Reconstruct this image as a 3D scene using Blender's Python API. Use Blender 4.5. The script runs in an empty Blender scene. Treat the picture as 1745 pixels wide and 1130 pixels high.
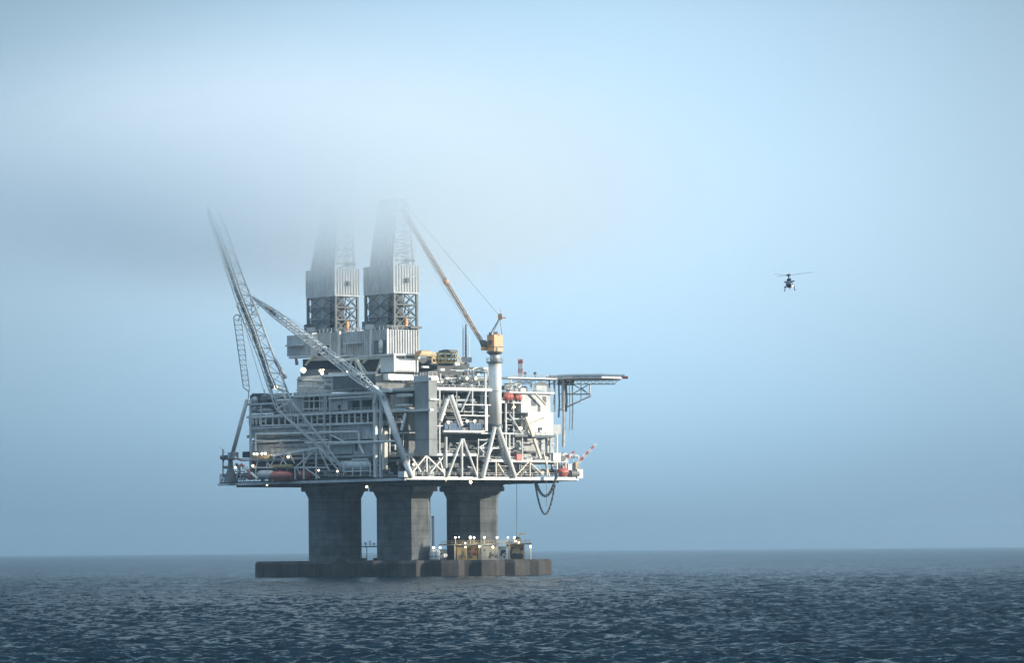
import bpy, math, random
import numpy as np
from mathutils import Vector as V, Matrix

S = bpy.context.scene
COL = S.collection
rad = math.radians

# ------------------------------------------------------------------ camera
W, H, F, HZ, CH, RHO = 1745.0, 1130.0, 7200.0, 938.0, 8.8, rad(0.5)
cR, sR = math.cos(RHO), math.sin(RHO)
cam = bpy.data.objects.new('camera', bpy.data.cameras.new('camera'))
COL.objects.link(cam)
cam.location = (0, 0, CH)
cam.rotation_euler = (rad(90), RHO, 0)
cam.data.sensor_fit = 'HORIZONTAL'
cam.data.sensor_width = 36.0
cam.data.lens = 36.0 * F / W
cam.data.shift_y = (HZ - H / 2) / W
cam.data.clip_start = 1.0
cam.data.clip_end = 90000.0
S.camera = cam
EYE = V((0, 0, CH))


def P(px, py, Y):
    dx, dy = px - W / 2, HZ - py
    return V(((dx * cR + dy * sR) / F * Y, Y, CH + (dy * cR - dx * sR) / F * Y))


# the platform's own axes: u runs along its shaded long side (to the left and away), v along its sunlit side (to the right and away)
AL = rad(40)
DR = V((math.cos(AL), math.sin(AL), 0))
DL = V((-math.sin(AL), math.cos(AL), 0))
UP = V((0, 0, 1))
YC = 1440.0
C0 = P(690, 815, YC)
C0 = V((C0.x, C0.y, 0))


def G(u, v, z):
    return C0 + DL * u + DR * v + UP * z


def ray(px, py):
    return P(px, py, 1.0) - EYE


def LU(px, py, v=0.0):
    n = DR
    d = ray(px, py)
    t = ((C0 + DR * v) - EYE).dot(n) / d.dot(n)
    p = EYE + d * t
    return (p - C0).dot(DL), p.z


def RU(px, py, u=0.0):
    n = DL
    d = ray(px, py)
    t = ((C0 + DL * u) - EYE).dot(n) / d.dot(n)
    p = EYE + d * t
    return (p - C0).dot(DR), p.z


def LP(px, py, v=0.0):
    u, z = LU(px, py, v)
    return G(u, v, z)


def RP(px, py, u=0.0):
    v, z = RU(px, py, u)
    return G(u, v, z)


# ------------------------------------------------------------------ mesh building
class MB:
    def __init__(self):
        self.v, self.f = [], []

    def add(self, vs, fs):
        n = len(self.v)
        self.v += [tuple(p) for p in vs]
        self.f += [tuple(i + n for i in f) for f in fs]
        return self

    def hexa(self, p):
        return self.add(p, [(3, 2, 1, 0), (4, 5, 6, 7), (0, 1, 5, 4), (1, 2, 6, 5), (2, 3, 7, 6), (3, 0, 4, 7)])

    def fbox(self, u0, u1, v0, v1, z0, z1):
        if u0 > u1: u0, u1 = u1, u0
        if v0 > v1: v0, v1 = v1, v0
        if z0 > z1: z0, z1 = z1, z0
        return self.hexa([G(u0, v1, z0), G(u0, v0, z0), G(u1, v0, z0), G(u1, v1, z0),
                          G(u0, v1, z1), G(u0, v0, z1), G(u1, v0, z1), G(u1, v1, z1)][0:8])

    def lbox(self, x0, x1, y0, y1, v0, v1):
        """a box whose face on the shaded side covers these pixels; v0..v1 is how deep it goes"""
        ym, xm = (y0 + y1) / 2, (x0 + x1) / 2
        return self.fbox(LU(x0, ym, v0)[0], LU(x1, ym, v0)[0], v0, v1, LU(xm, y0, v0)[1], LU(xm, y1, v0)[1])

    def rbox(self, x0, x1, y0, y1, u0, u1):
        ym, xm = (y0 + y1) / 2, (x0 + x1) / 2
        return self.fbox(u0, u1, RU(x0, ym, u0)[0], RU(x1, ym, u0)[0], RU(xm, y0, u0)[1], RU(xm, y1, u0)[1])

    def beam(self, a, b, w, h=None):
        a, b = V(a), V(b)
        h = h or w
        d = b - a
        if d.length < 1e-6: return self
        d.normalize()
        s = d.cross(UP)
        s = V((1, 0, 0)) if s.length < 0.05 else s.normalized()
        if abs(d.z) > 0.98: s = DL.copy()
        t = s.cross(d).normalized()
        s = d.cross(t).normalized()
        q = []
        for e in (a, b):
            q += [e - s * w / 2 - t * h / 2, e + s * w / 2 - t * h / 2, e + s * w / 2 + t * h / 2, e - s * w / 2 + t * h / 2]
        return self.hexa(q)

    def tube(self, a, b, r, n=8, r2=None):
        a, b = V(a), V(b)
        d = (b - a)
        if d.length < 1e-6: return self
        d.normalize()
        s = d.cross(V((0.3, 0.2, 1)) if abs(d.z) < 0.9 else V((1, 0.1, 0))).normalized()
        t = d.cross(s)
        r2 = r if r2 is None else r2
        vs = []
        for e, q in ((a, r), (b, r2)):
            for k in range(n):
                an = 2 * math.pi * k / n
                vs.append(e + s * math.cos(an) * q + t * math.sin(an) * q)
        fs = [(k, (k + 1) % n, n + (k + 1) % n, n + k) for k in range(n)]
        fs += [tuple(range(n - 1, -1, -1)), tuple(range(n, 2 * n))]
        return self.add(vs, fs)

    def path(self, pts, r, n=6):
        for a, b in zip(pts, pts[1:]): self.tube(a, b, r, n)
        return self

    def lathe(self, c, prof, n=24, ph=0.0):
        """prof: (radius, z) from bottom to top round the vertical through c"""
        vs, fs = [], []
        for r, z in prof:
            for k in range(n):
                an = ph + 2 * math.pi * k / n
                vs.append((c[0] + r * math.cos(an), c[1] + r * math.sin(an), z))
        m = len(prof)
        for i in range(m - 1):
            for k in range(n):
                fs.append((i * n + k, i * n + (k + 1) % n, (i + 1) * n + (k + 1) % n, (i + 1) * n + k))
        fs += [tuple(range(n - 1, -1, -1)), tuple(range((m - 1) * n, m * n))]
        return self.add(vs, fs)

    def ball(self, c, r, n=10, m=6, sx=1, sy=1, sz=1):
        c = V(c)
        vs = [c - UP * r * sz]
        for i in range(1, m):
            an = -math.pi / 2 + math.pi * i / m
            for k in range(n):
                b = 2 * math.pi * k / n
                vs.append(c + V((math.cos(an) * math.cos(b) * r * sx, math.cos(an) * math.sin(b) * r * sy, math.sin(an) * r * sz)))
        vs.append(c + UP * r * sz)
        fs = []
        for k in range(n):
            fs.append((0, 1 + (k + 1) % n, 1 + k))
            for i in range(m - 2):
                a = 1 + i * n
                fs.append((a + k, a + (k + 1) % n, a + n + (k + 1) % n, a + n + k))
            fs.append((len(vs) - 1, 1 + (m - 2) * n + k, 1 + (m - 2) * n + (k + 1) % n))
        return self.add(vs, fs)

    def capsule(self, a, b, r, n=12):
        """a round-ended vessel from a to b"""
        a, b = V(a), V(b)
        d = (b - a).normalized()
        L = (b - a).length
        prev = None
        st = [(0.0, .35), (.25, .72), (.6, .93), (1.0, 1.0)]
        pts = [(a + d * r * t, r * q) for t, q in st] + [(b - d * r * t, r * q) for t, q in reversed(st)]
        for (p, rp), (q, rq) in zip(pts, pts[1:]): self.tube(p, q, rp, n, rq)
        return self

    def lattice(self, a, b, wa, wb, n, r, side=None, br=None):
        """square lattice boom from a to b"""
        a, b = V(a), V(b)
        d = (b - a).normalized()
        s = (side or V((0, 1, 0)))
        s = (s - d * s.dot(d)).normalized()
        t = d.cross(s)
        br = br or r * .6
        def ring(i):
            k = i / n
            p = a.lerp(b, k)
            w = (wa + (wb - wa) * k) / 2
            return [p + s * w + t * w, p + s * w - t * w, p - s * w - t * w, p - s * w + t * w]
        R = [ring(i) for i in range(n + 1)]
        for k in range(4): self.tube(R[0][k], R[n][k], r, 6)
        for i in range(n):
            for k in range(4):
                j = (k + 1) % 4
                if (i + k) % 2: self.tube(R[i][k], R[i + 1][j], br, 5)
                else: self.tube(R[i][j], R[i + 1][k], br, 5)
                self.tube(R[i][k], R[i][j], br, 5)
        return self

    def ribs_l(self, x0, x1, y0, y1, v, n, w=.35, d=.25):
        for k in range(n + 1):
            x = x0 + (x1 - x0) * k / n
            xm, ym = (x0 + x1) / 2, (y0 + y1) / 2
            u = LU(x, ym, v)[0]
            self.fbox(u - w / 2, u + w / 2, v - d, v, LU(xm, y1, v)[1], LU(xm, y0, v)[1])
        return self

    def ribs_r(self, x0, x1, y0, y1, u, n, w=.35, d=.25):
        for k in range(n + 1):
            x = x0 + (x1 - x0) * k / n
            xm, ym = (x0 + x1) / 2, (y0 + y1) / 2
            v = RU(x, ym, u)[0]
            self.fbox(u - d, u, v - w / 2, v + w / 2, RU(xm, y1, u)[1], RU(xm, y0, u)[1])
        return self

    def lb(self, x0, y0, x1, y1, v, w):
        return self.beam(LP(x0, y0, v), LP(x1, y1, v), w)

    def rb(self, x0, y0, x1, y1, u, w):
        return self.beam(RP(x0, y0, u), RP(x1, y1, u), w)

    def rail(self, pts, h=1.1, step=2.0, r=.07):
        for a, b in zip(pts, pts[1:]):
            a, b = V(a), V(b)
            self.tube(a + UP * h, b + UP * h, r, 4)
            self.tube(a + UP * h * .5, b + UP * h * .5, r * .8, 4)
            n = max(1, int((b - a).length / step))
            for k in range(n + 1):
                p = a.lerp(b, k / n)
                self.tube(p, p + UP * h, r, 4)
        return self

    def build(self, name, m, parent=None, smooth=False, origin=None):
        o = origin if origin is not None else (root_loc(parent) if parent else V((0, 0, 0)))
        me = bpy.data.meshes.new(name)
        me.from_pydata([(p[0] - o[0], p[1] - o[1], p[2] - o[2]) for p in self.v], [], self.f)
        if smooth:
            me.polygons.foreach_set('use_smooth', [True] * len(me.polygons))
        me.materials.append(m)
        ob = bpy.data.objects.new(name, me)
        COL.objects.link(ob)
        if parent is None: ob.location = o
        else: ob.parent = parent
        return ob


def root_loc(o):
    p = V((0, 0, 0))
    while o is not None:
        p = p + o.location
        o = o.parent
    return p


def tag(o, label, cat, group=None):
    o['label'], o['category'] = label, cat
    if group: o['group'] = group
    return o


def thing(name, loc, label, cat, group=None):
    o = bpy.data.objects.new(name, None)
    o.empty_display_size = 1
    COL.objects.link(o)
    o.location = loc
    return tag(o, label, cat, group)


# ------------------------------------------------------------------ materials
def mat(name, col, rough=.6, var=.25, streak=0.0, scale=.35, metal=0.0, rust=0.0, spec=.4, bands=False):
    m = bpy.data.materials.new(name)
    m.use_nodes = True
    nt = m.node_tree
    b = nt.nodes['Principled BSDF']
    b.inputs['Roughness'].default_value = rough
    b.inputs['Metallic'].default_value = metal
    b.inputs['Specular IOR Level'].default_value = spec
    tc = nt.nodes.new('ShaderNodeTexCoord')
    no = nt.nodes.new('ShaderNodeTexNoise')
    no.inputs['Scale'].default_value = scale
    no.inputs['Detail'].default_value = 6
    no.inputs['Roughness'].default_value = .65
    nt.links.new(tc.outputs['Object'], no.inputs['Vector'])
    mr = nt.nodes.new('ShaderNodeMapRange')
    mr.inputs[1].default_value, mr.inputs[2].default_value = .3, .7
    mr.inputs[3].default_value, mr.inputs[4].default_value = 1 - var, 1 + var * .7
    nt.links.new(no.outputs['Fac'], mr.inputs[0])
    mx = nt.nodes.new('ShaderNodeVectorMath')
    mx.operation = 'SCALE'
    mx.inputs[0].default_value = col
    nt.links.new(mr.outputs[0], mx.inputs['Scale'])
    out = mx.outputs[0]
    if streak or rust:
        mp = nt.nodes.new('ShaderNodeMapping')
        mp.inputs['Scale'].default_value = (.9, .9, .07)
        nt.links.new(tc.outputs['Object'], mp.inputs[0])
        n2 = nt.nodes.new('ShaderNodeTexNoise')
        n2.inputs['Scale'].default_value = 1.0
        n2.inputs['Detail'].default_value = 5
        nt.links.new(mp.outputs[0], n2.inputs['Vector'])
        r2 = nt.nodes.new('ShaderNodeMapRange')
        r2.inputs[1].default_value, r2.inputs[2].default_value = .48, .72
        r2.inputs[3].default_value, r2.inputs[4].default_value = 0, max(streak, rust)
        nt.links.new(n2.outputs['Fac'], r2.inputs[0])
        mi = nt.nodes.new('ShaderNodeMix')
        mi.data_type = 'RGBA'
        nt.links.new(r2.outputs[0], mi.inputs[0])
        nt.links.new(out, mi.inputs[6])
        mi.inputs[7].default_value = (.10, .072, .045, 1) if rust else (col[0] * .35, col[1] * .36, col[2] * .36, 1)
        out = mi.outputs[2]
    if bands:
        wv = nt.nodes.new('ShaderNodeTexWave')
        wv.bands_direction = 'Z'
        wv.inputs['Scale'].default_value = .12
        wv.inputs['Distortion'].default_value = .6
        wv.inputs['Detail'].default_value = 2
        nt.links.new(tc.outputs['Object'], wv.inputs['Vector'])
        r3 = nt.nodes.new('ShaderNodeMapRange')
        r3.inputs[1].default_value, r3.inputs[2].default_value = 0, .12
        r3.inputs[3].default_value, r3.inputs[4].default_value = .72, 1
        nt.links.new(wv.outputs['Fac'], r3.inputs[0])
        n4 = nt.nodes.new('ShaderNodeTexNoise')
        n4.inputs['Scale'].default_value = .16
        n4.inputs['Detail'].default_value = 7
        nt.links.new(tc.outputs['Object'], n4.inputs['Vector'])
        r4 = nt.nodes.new('ShaderNodeMapRange')
        r4.inputs[1].default_value, r4.inputs[2].default_value = .35, .65
        r4.inputs[3].default_value, r4.inputs[4].default_value = .62, 1.3
        nt.links.new(n4.outputs['Fac'], r4.inputs[0])
        mm = nt.nodes.new('ShaderNodeMath')
        mm.operation = 'MULTIPLY'
        nt.links.new(r3.outputs[0], mm.inputs[0])
        nt.links.new(r4.outputs[0], mm.inputs[1])
        vm = nt.nodes.new('ShaderNodeVectorMath')
        vm.operation = 'SCALE'
        nt.links.new(out, vm.inputs[0])
        nt.links.new(mm.outputs[0], vm.inputs['Scale'])
        out = vm.outputs[0]
    nt.links.new(out, b.inputs['Base Color'])
    return m


def glow(name, col, strength):
    m = bpy.data.materials.new(name)
    m.use_nodes = True
    b = m.node_tree.nodes['Principled BSDF']
    b.inputs['Base Color'].default_value = (.8, .8, .75, 1)
    b.inputs['Emission Color'].default_value = (*col, 1)
    b.inputs['Emission Strength'].default_value = strength
    return m


M = dict(
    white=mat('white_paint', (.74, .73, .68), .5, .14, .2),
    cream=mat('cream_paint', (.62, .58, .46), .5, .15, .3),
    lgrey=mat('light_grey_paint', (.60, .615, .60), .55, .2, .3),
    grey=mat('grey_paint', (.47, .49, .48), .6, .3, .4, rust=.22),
    clad=mat('ribbed_cladding', (.50, .515, .505), .55, .2, .4),
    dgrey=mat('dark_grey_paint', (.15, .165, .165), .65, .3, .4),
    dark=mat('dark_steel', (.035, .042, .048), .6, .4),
    black=mat('black_and_opening_shade', (.012, .015, .018), .7, .3),  # near-black for fittings, and for the shade put into openings
    steel=mat('weathered_steel', (.17, .175, .165), .6, .3, rust=.5),
    conc=mat('concrete', (.122, .136, .135), .9, .25, .45, scale=.4, bands=True),
    wet=mat('tidal_concrete', (.034, .032, .030), .8, .7, rust=.4, scale=.22),
    orange=mat('orange_paint', (.80, .43, .20), .5, .15, .12),
    yellow=mat('yellow_paint', (.60, .44, .18), .5, .25, rust=.4),
    ochre=mat('ochre_paint', (.46, .35, .19), .6, .3, rust=.5),
    red=mat('lifeboat_red', (.52, .13, .095), .45, .18, .2),
    tower=mat('tower_cladding', (.30, .315, .305), .7, .2, .35, scale=.3),
    boom=mat('boom_paint', (.64, .49, .36), .5, .2, .2),
    blue=mat('container_blue', (.06, .14, .25), .55, .2, .3),
    glass=mat('dark_glass', (.02, .03, .04), .15, .2, spec=.6),
    rubber=mat('black_rubber', (.025, .028, .03), .7, .2),
    warm=glow('warm_lamp', (1, .83, .52), 4.2),
    cool=glow('cool_lamp', (1, .97, .86), 4.2),
)
# ------------------------------------------------------------------ sky, sun
SUN_AZ = V((1, 0.035, 0)).normalized()
SUN_EL = rad(11)
sd = V((SUN_AZ.x * math.cos(SUN_EL), SUN_AZ.y * math.cos(SUN_EL), math.sin(SUN_EL)))
sun = bpy.data.objects.new('sun', bpy.data.lights.new('sun', 'SUN'))
COL.objects.link(sun)
sun.data.energy = 4.6
sun.data.angle = rad(0.5)
sun.data.color = (1, .90, .77)
sun.rotation_euler = (-sd).to_track_quat('-Z', 'Y').to_euler()
sun.location = (200, 0, 300)

wd = bpy.data.worlds.new('World')
S.world = wd
wd.use_nodes = True
nt = wd.node_tree
bg = nt.nodes['Background']
N, L = nt.nodes.new, nt.links.new
sky = N('ShaderNodeTexSky')
sky.sky_type = 'NISHITA'
sky.sun_disc = False
sky.sun_elevation = SUN_EL
sky.sun_rotation = math.atan2(sd.x, sd.y)
tc = N('ShaderNodeTexCoord')
sep = N('ShaderNodeSeparateXYZ')
L(tc.outputs['Generated'], sep.inputs[0])


def mth(op, a, b=None, clamp=False):
    n = N('ShaderNodeMath')
    n.operation = op
    n.use_clamp = clamp
    for i, q in enumerate((a, b)):
        if q is None: continue
        if isinstance(q, (int, float)): n.inputs[i].default_value = q
        else: L(q, n.inputs[i])
    return n.outputs[0]


# fog-filled lower sky: dull over the water, brighter where the fog thins higher up
zz = mth('MULTIPLY', sep.outputs['Z'], 2.0, True)          # 0..0.5 of elevation over the ramp
ramp = N('ShaderNodeValToRGB')
SKYC = [(0.0, (.160, .248, .325)), (0.025, (.205, .325, .430)), (0.065, (.295, .468, .605)), (0.12, (.385, .540, .665)),
        (0.18, (.40, .56, .685)), (0.25, (.335, .485, .615)), (0.30, (.19, .29, .38)), (0.37, (.05, .105, .155)), (1.0, (.035, .08, .125))]
cr = ramp.color_ramp
cr.interpolation = 'B_SPLINE'
while len(cr.elements) < len(SKYC): cr.elements.new(.5)
for e, (p, c) in zip(cr.elements, SKYC):
    e.position = p
    e.color = (c[0] / 2.2, c[1] / 2.2, c[2] / 2.2, 1)   # a ramp stops at 1: scaled back up below
L(zz, ramp.inputs[0])
# the fog is thinnest, so brightest, round one bearing
az = mth('DIVIDE', sep.outputs['X'], mth('MAXIMUM', sep.outputs['Y'], .05))
dv = mth('SUBTRACT', az, .012)
g = mth('POWER', 2.718, mth('MULTIPLY', mth('MULTIPLY', dv, dv), -1 / (2 * .08 ** 2)))
gv = mth('ADD', .57, mth('MULTIPLY', g, .52))
up_ = N('ShaderNodeMapRange')
up_.inputs[1].default_value, up_.inputs[2].default_value = .13, .25
L(sep.outputs['Z'], up_.inputs[0])
gain = mth('MULTIPLY', 2.2, mth('ADD', mth('MULTIPLY', gv, mth('SUBTRACT', 1, up_.outputs[0])), up_.outputs[0]))
nz = N('ShaderNodeTexNoise')
nz.inputs['Scale'].default_value = 14
nz.inputs['Detail'].default_value = 3
L(tc.outputs['Generated'], nz.inputs['Vector'])
gain = mth('MULTIPLY', gain, mth('ADD', .955, mth('MULTIPLY', nz.outputs['Fac'], .09)))
fogc = N('ShaderNodeVectorMath')
fogc.operation = 'SCALE'
L(ramp.outputs[0], fogc.inputs[0])
L(gain, fogc.inputs['Scale'])
nish = N('ShaderNodeVectorMath')
nish.operation = 'SCALE'
tint = N('ShaderNodeVectorMath')
tint.operation = 'MULTIPLY'
tint.inputs[1].default_value = (.66, .82, .97)
L(sky.outputs[0], tint.inputs[0])
L(tint.outputs[0], nish.inputs[0])
nish.inputs['Scale'].default_value = .18
mx = N('ShaderNodeMix')
mx.data_type = 'RGBA'
# the fog bank stands ahead (towards +Y); behind and overhead the sky is clear and darker blue
ahead = N('ShaderNodeMapRange')
ahead.interpolation_type = 'SMOOTHSTEP'
ahead.inputs[1].default_value, ahead.inputs[2].default_value = .25, .75
ahead.inputs[3].default_value, ahead.inputs[4].default_value = .45, .8
L(sep.outputs['Y'], ahead.inputs[0])
mr = N('ShaderNodeMapRange')
mr.interpolation_type = 'SMOOTHSTEP'
mr.inputs[1].default_value = .13
L(ahead.outputs[0], mr.inputs[2])
L(sep.outputs['Z'], mr.inputs[0])
L(mr.outputs[0], mx.inputs[0])
L(fogc.outputs[0], mx.inputs[6])
top_ = N('ShaderNodeMapRange')
top_.interpolation_type = 'SMOOTHSTEP'
top_.inputs[1].default_value, top_.inputs[2].default_value = .5, .9
L(sep.outputs['Z'], top_.inputs[0])
overhead_fill = N('ShaderNodeVectorMath')
overhead_fill.operation = 'SCALE'
overhead_fill.inputs[0].default_value = (.60, .76, .91)   # overhead glow added out of view to brighten the fog bank
L(top_.outputs[0], overhead_fill.inputs['Scale'])
nv = N('ShaderNodeVectorMath')
L(nish.outputs[0], nv.inputs[0])
L(overhead_fill.outputs[0], nv.inputs[1])
L(nv.outputs[0], mx.inputs[7])
L(mx.outputs[2], bg.inputs['Color'])
bg.inputs['Strength'].default_value = 1.0

S.view_settings.view_transform = 'Standard'
S.view_settings.look = 'None'
S.view_settings.exposure = 0.66
S.view_settings.gamma = 1

# ------------------------------------------------------------------ sea
rng = np.random.default_rng(7)
def sea():
    rr = [6.0]
    while rr[-1] < 280: rr.append(rr[-1] * 1.16)
    rr[-1] = 280.0
    while rr[-1] < 4500: rr.append(rr[-1] * (1.0014 if rr[-1] < 900 else 1.002 if rr[-1] < 1700 else 1.004))
    while rr[-1] < 30000: rr.append(rr[-1] * 1.06)
    rr = np.array(rr)
    inner = np.linspace(-8.6, 8.6, 560)
    outer = 8.6 + (360 - 17.2) * np.linspace(0, 1, 90)[1:-1]
    t = np.radians(np.concatenate([inner, outer]))
    R, T = np.meshgrid(rr, t, indexing='ij')
    X, Y = R * np.sin(T), R * np.cos(T)
    Z = np.zeros_like(X)
    DX, DY = np.zeros_like(X), np.zeros_like(X)
    sp = np.maximum(R * .0015, np.abs(np.gradient(T, axis=1)) * R)
    main = rad(-118)
    for k in range(110):
        lam = 1.1 * (7.5 / 1.1) ** rng.random()
        th = main + rng.normal(0, .8)
        kx, ky = math.cos(th) * 2 * math.pi / lam, math.sin(th) * 2 * math.pi / lam
        amp = .0098 * lam ** 0.8 * (0.5 + rng.random())
        ph = rng.random() * 2 * math.pi
        a = kx * X + ky * Y + ph
        # groups: every component swells and fades over some tens of metres
        gx, gy = rng.normal(0, .03, 2)
        env = .55 + .45 * np.sin(gx * X + gy * Y + rng.random() * 6.28)
        fade = np.clip(lam / (2.2 * sp) - .6, 0, 1)
        A = amp * env * fade
        Z += A * np.sin(a)
        q = .55 * A * np.cos(a)
        DX += q * math.cos(th)
        DY += q * math.sin(th)
    X, Y = X + DX, Y + DY
    n, m = X.shape
    co = np.stack([X, Y, Z], -1).reshape(-1, 3)
    co = np.concatenate([co, [[0, 0, 0]]])
    i = np.arange(n - 1)[:, None] * m
    j = np.arange(m)[None, :]
    j2 = (j + 1) % m
    quads = np.stack([i + j, i + m + j, i + m + j2, i + j2], -1).reshape(-1, 4)
    tri = np.stack([np.full(m, n * m), np.arange(m), (np.arange(m) + 1) % m], -1)
    me = bpy.data.meshes.new('sea')
    nl = quads.size + tri.size
    me.vertices.add(len(co))
    me.vertices.foreach_set('co', co.astype(np.float32).ravel())
    me.loops.add(nl)
    me.loops.foreach_set('vertex_index', np.concatenate([quads.ravel(), tri.ravel()]).astype(np.int32))
    me.polygons.add(len(quads) + len(tri))
    ls = np.concatenate([np.arange(len(quads)) * 4, quads.size + np.arange(len(tri)) * 3]).astype(np.int32)
    me.polygons.foreach_set('loop_start', ls)
    me.polygons.foreach_set('use_smooth', np.ones(len(ls), bool))
    me.update()
    me.validate()
    return me


m = bpy.data.materials.new('sea_water')
m.use_nodes = True
nt2 = m.node_tree
b = nt2.nodes['Principled BSDF']
b.inputs['Base Color'].default_value = (.0015, .012, .020, 1)
b.inputs['Roughness'].default_value = .2
b.inputs['IOR'].default_value = 1.33
b.inputs['Specular IOR Level'].default_value = .06
tc2 = nt2.nodes.new('ShaderNodeTexCoord')
# ripples: slopes taken straight from noise, so distant water keeps its roughness; gusts make darker and paler patches
geo = nt2.nodes.new('ShaderNodeNewGeometry')
last = geo.outputs['Normal']
gm = nt2.nodes.new('ShaderNodeTexNoise')
gm.inputs['Scale'].default_value = .011
gm.inputs['Detail'].default_value = 3
nt2.links.new(tc2.outputs['Object'], gm.inputs['Vector'])
gr_ = nt2.nodes.new('ShaderNodeMapRange')
gr_.inputs[1].default_value, gr_.inputs[2].default_value = .35, .65
gr_.inputs[3].default_value, gr_.inputs[4].default_value = .6, 1.45
nt2.links.new(gm.outputs['Fac'], gr_.inputs[0])
for sc, k in (((1.6, .6, 1), 1.5), ((.42, .13, 1), 1.15)):
    mp = nt2.nodes.new('ShaderNodeMapping')
    mp.inputs['Scale'].default_value = sc
    mp.inputs['Rotation'].default_value = (0, 0, rad(6))
    nt2.links.new(tc2.outputs['Object'], mp.inputs[0])
    no = nt2.nodes.new('ShaderNodeTexNoise')
    no.inputs['Scale'].default_value = 1
    no.inputs['Detail'].default_value = 3
    no.inputs['Roughness'].default_value = .6
    nt2.links.new(mp.outputs[0], no.inputs['Vector'])
    su = nt2.nodes.new('ShaderNodeVectorMath')
    su.operation = 'SUBTRACT'
    su.inputs[1].default_value = (.5, .5, .5)
    nt2.links.new(no.outputs['Color'], su.inputs[0])
    mu_ = nt2.nodes.new('ShaderNodeVectorMath')
    mu_.operation = 'MULTIPLY'
    mu_.inputs[1].default_value = (k, k, 0)
    nt2.links.new(su.outputs[0], mu_.inputs[0])
    sc_ = nt2.nodes.new('ShaderNodeVectorMath')
    sc_.operation = 'SCALE'
    nt2.links.new(mu_.outputs[0], sc_.inputs[0])
    nt2.links.new(gr_.outputs[0], sc_.inputs['Scale'])
    av = nt2.nodes.new('ShaderNodeVectorMath')
    nt2.links.new(last, av.inputs[0])
    nt2.links.new(sc_.outputs[0], av.inputs[1])
    last = av.outputs[0]
nn = nt2.nodes.new('ShaderNodeVectorMath')
nn.operation = 'NORMALIZE'
nt2.links.new(last, nn.inputs[0])
nt2.links.new(nn.outputs[0], b.inputs['Normal'])
so = bpy.data.objects.new('sea', sea())
so.data.materials.append(m)
COL.objects.link(so)
so['kind'] = 'structure'


# ------------------------------------------------------------------ air
def airbox(name, x0, x1, y0, y1, z0, z1):
    me = bpy.data.meshes.new(name)
    me.from_pydata([(x0, y0, z0), (x1, y0, z0), (x1, y1, z0), (x0, y1, z0), (x0, y0, z1), (x1, y0, z1), (x1, y1, z1), (x0, y1, z1)], [],
                   [(3, 2, 1, 0), (4, 5, 6, 7), (0, 1, 5, 4), (1, 2, 6, 5), (2, 3, 7, 6), (3, 0, 4, 7)])
    o = bpy.data.objects.new(name, me)
    COL.objects.link(o)
    o['kind'] = 'stuff'
    ma = bpy.data.materials.new(name)
    ma.use_nodes = True
    ma.node_tree.nodes.remove(ma.node_tree.nodes['Principled BSDF'])
    pv = ma.node_tree.nodes.new('ShaderNodeVolumePrincipled')
    ma.node_tree.links.new(pv.outputs[0], ma.node_tree.nodes['Material Output'].inputs['Volume'])
    me.materials.append(ma)
    return o, ma, pv


HAZE = 7e-5
hz, hm, hv = airbox('haze', -31000, 31000, -31000, 31000, -4.0, 190)
hv.inputs['Color'].default_value = (.62, .85, .99, 1)
hv.inputs['Density'].default_value = HAZE
hv.inputs['Anisotropy'].default_value = .65

# low cloud that has swallowed the tops of the derricks
FX, FY, FZ = P(565, 400, 1490).x, 1490.0, 138.0
fo, fm, fv = airbox('fog_bank', FX - 176, FX + 166, FY - 365, FY + 285, 80, 187)
fv.inputs['Color'].default_value = (.89, .97, 1, 1)
fv.inputs['Anisotropy'].default_value = .35
n3 = fm.node_tree
N, L = n3.nodes.new, n3.links.new
tc3 = N('ShaderNodeTexCoord')
s3 = N('ShaderNodeSeparateXYZ')
L(tc3.outputs['Object'], s3.inputs[0])
def sm(v, a, b_):
    r = N('ShaderNodeMapRange')
    r.interpolation_type = 'SMOOTHSTEP'
    r.inputs[1].default_value, r.inputs[2].default_value = a, b_
    L(v, r.inputs[0])
    return r.outputs[0]
nz3 = N('ShaderNodeTexNoise')
nz3.inputs['Scale'].default_value = .03
nz3.inputs['Detail'].default_value = 4
L(tc3.outputs['Object'], nz3.inputs['Vector'])
wob = mth('SUBTRACT', nz3.outputs['Fac'], .5)
def sq(v, c, r):
    q = mth('DIVIDE', mth('SUBTRACT', v, c), r)
    return mth('MULTIPLY', q, q)
# a bank with no edge: thickest over the derricks, thinning out as a bell curve on every side
r2 = mth('ADD', mth('ADD', sq(s3.outputs['X'], FX - 5, 84), sq(s3.outputs['Y'], FY - 40, 165)), sq(s3.outputs['Z'], 131, 29))
body = mth('MAXIMUM', mth('SUBTRACT', mth('POWER', 2.718, mth('MULTIPLY', mth('ADD', r2, mth('MULTIPLY', wob, .5)), -1.0)), .02), 0)
d = mth('MULTIPLY', body, sm(mth('ADD', s3.outputs['Z'], mth('MULTIPLY', wob, 9)), 86, 127))
L(mth('MULTIPLY', d, .022), fv.inputs['Density'])
iso_ = N('ShaderNodeVolumeScatter')
iso_.inputs['Color'].default_value = (.80, .92, 1, 1)
L(mth('MULTIPLY', d, .0007), iso_.inputs['Density'])
ad = N('ShaderNodeAddShader')
L(fv.outputs[0], ad.inputs[0])
L(iso_.outputs[0], ad.inputs[1])
L(ad.outputs[0], n3.nodes['Material Output'].inputs['Volume'])

S.cycles.sample_clamp_direct = 4.0
S.cycles.sample_clamp_indirect = 1.5
S.cycles.volume_bounces = 10
S.cycles.volume_step_rate = 0.6
S.cycles.max_bounces = 12
S.cycles.use_denoising = True
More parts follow.
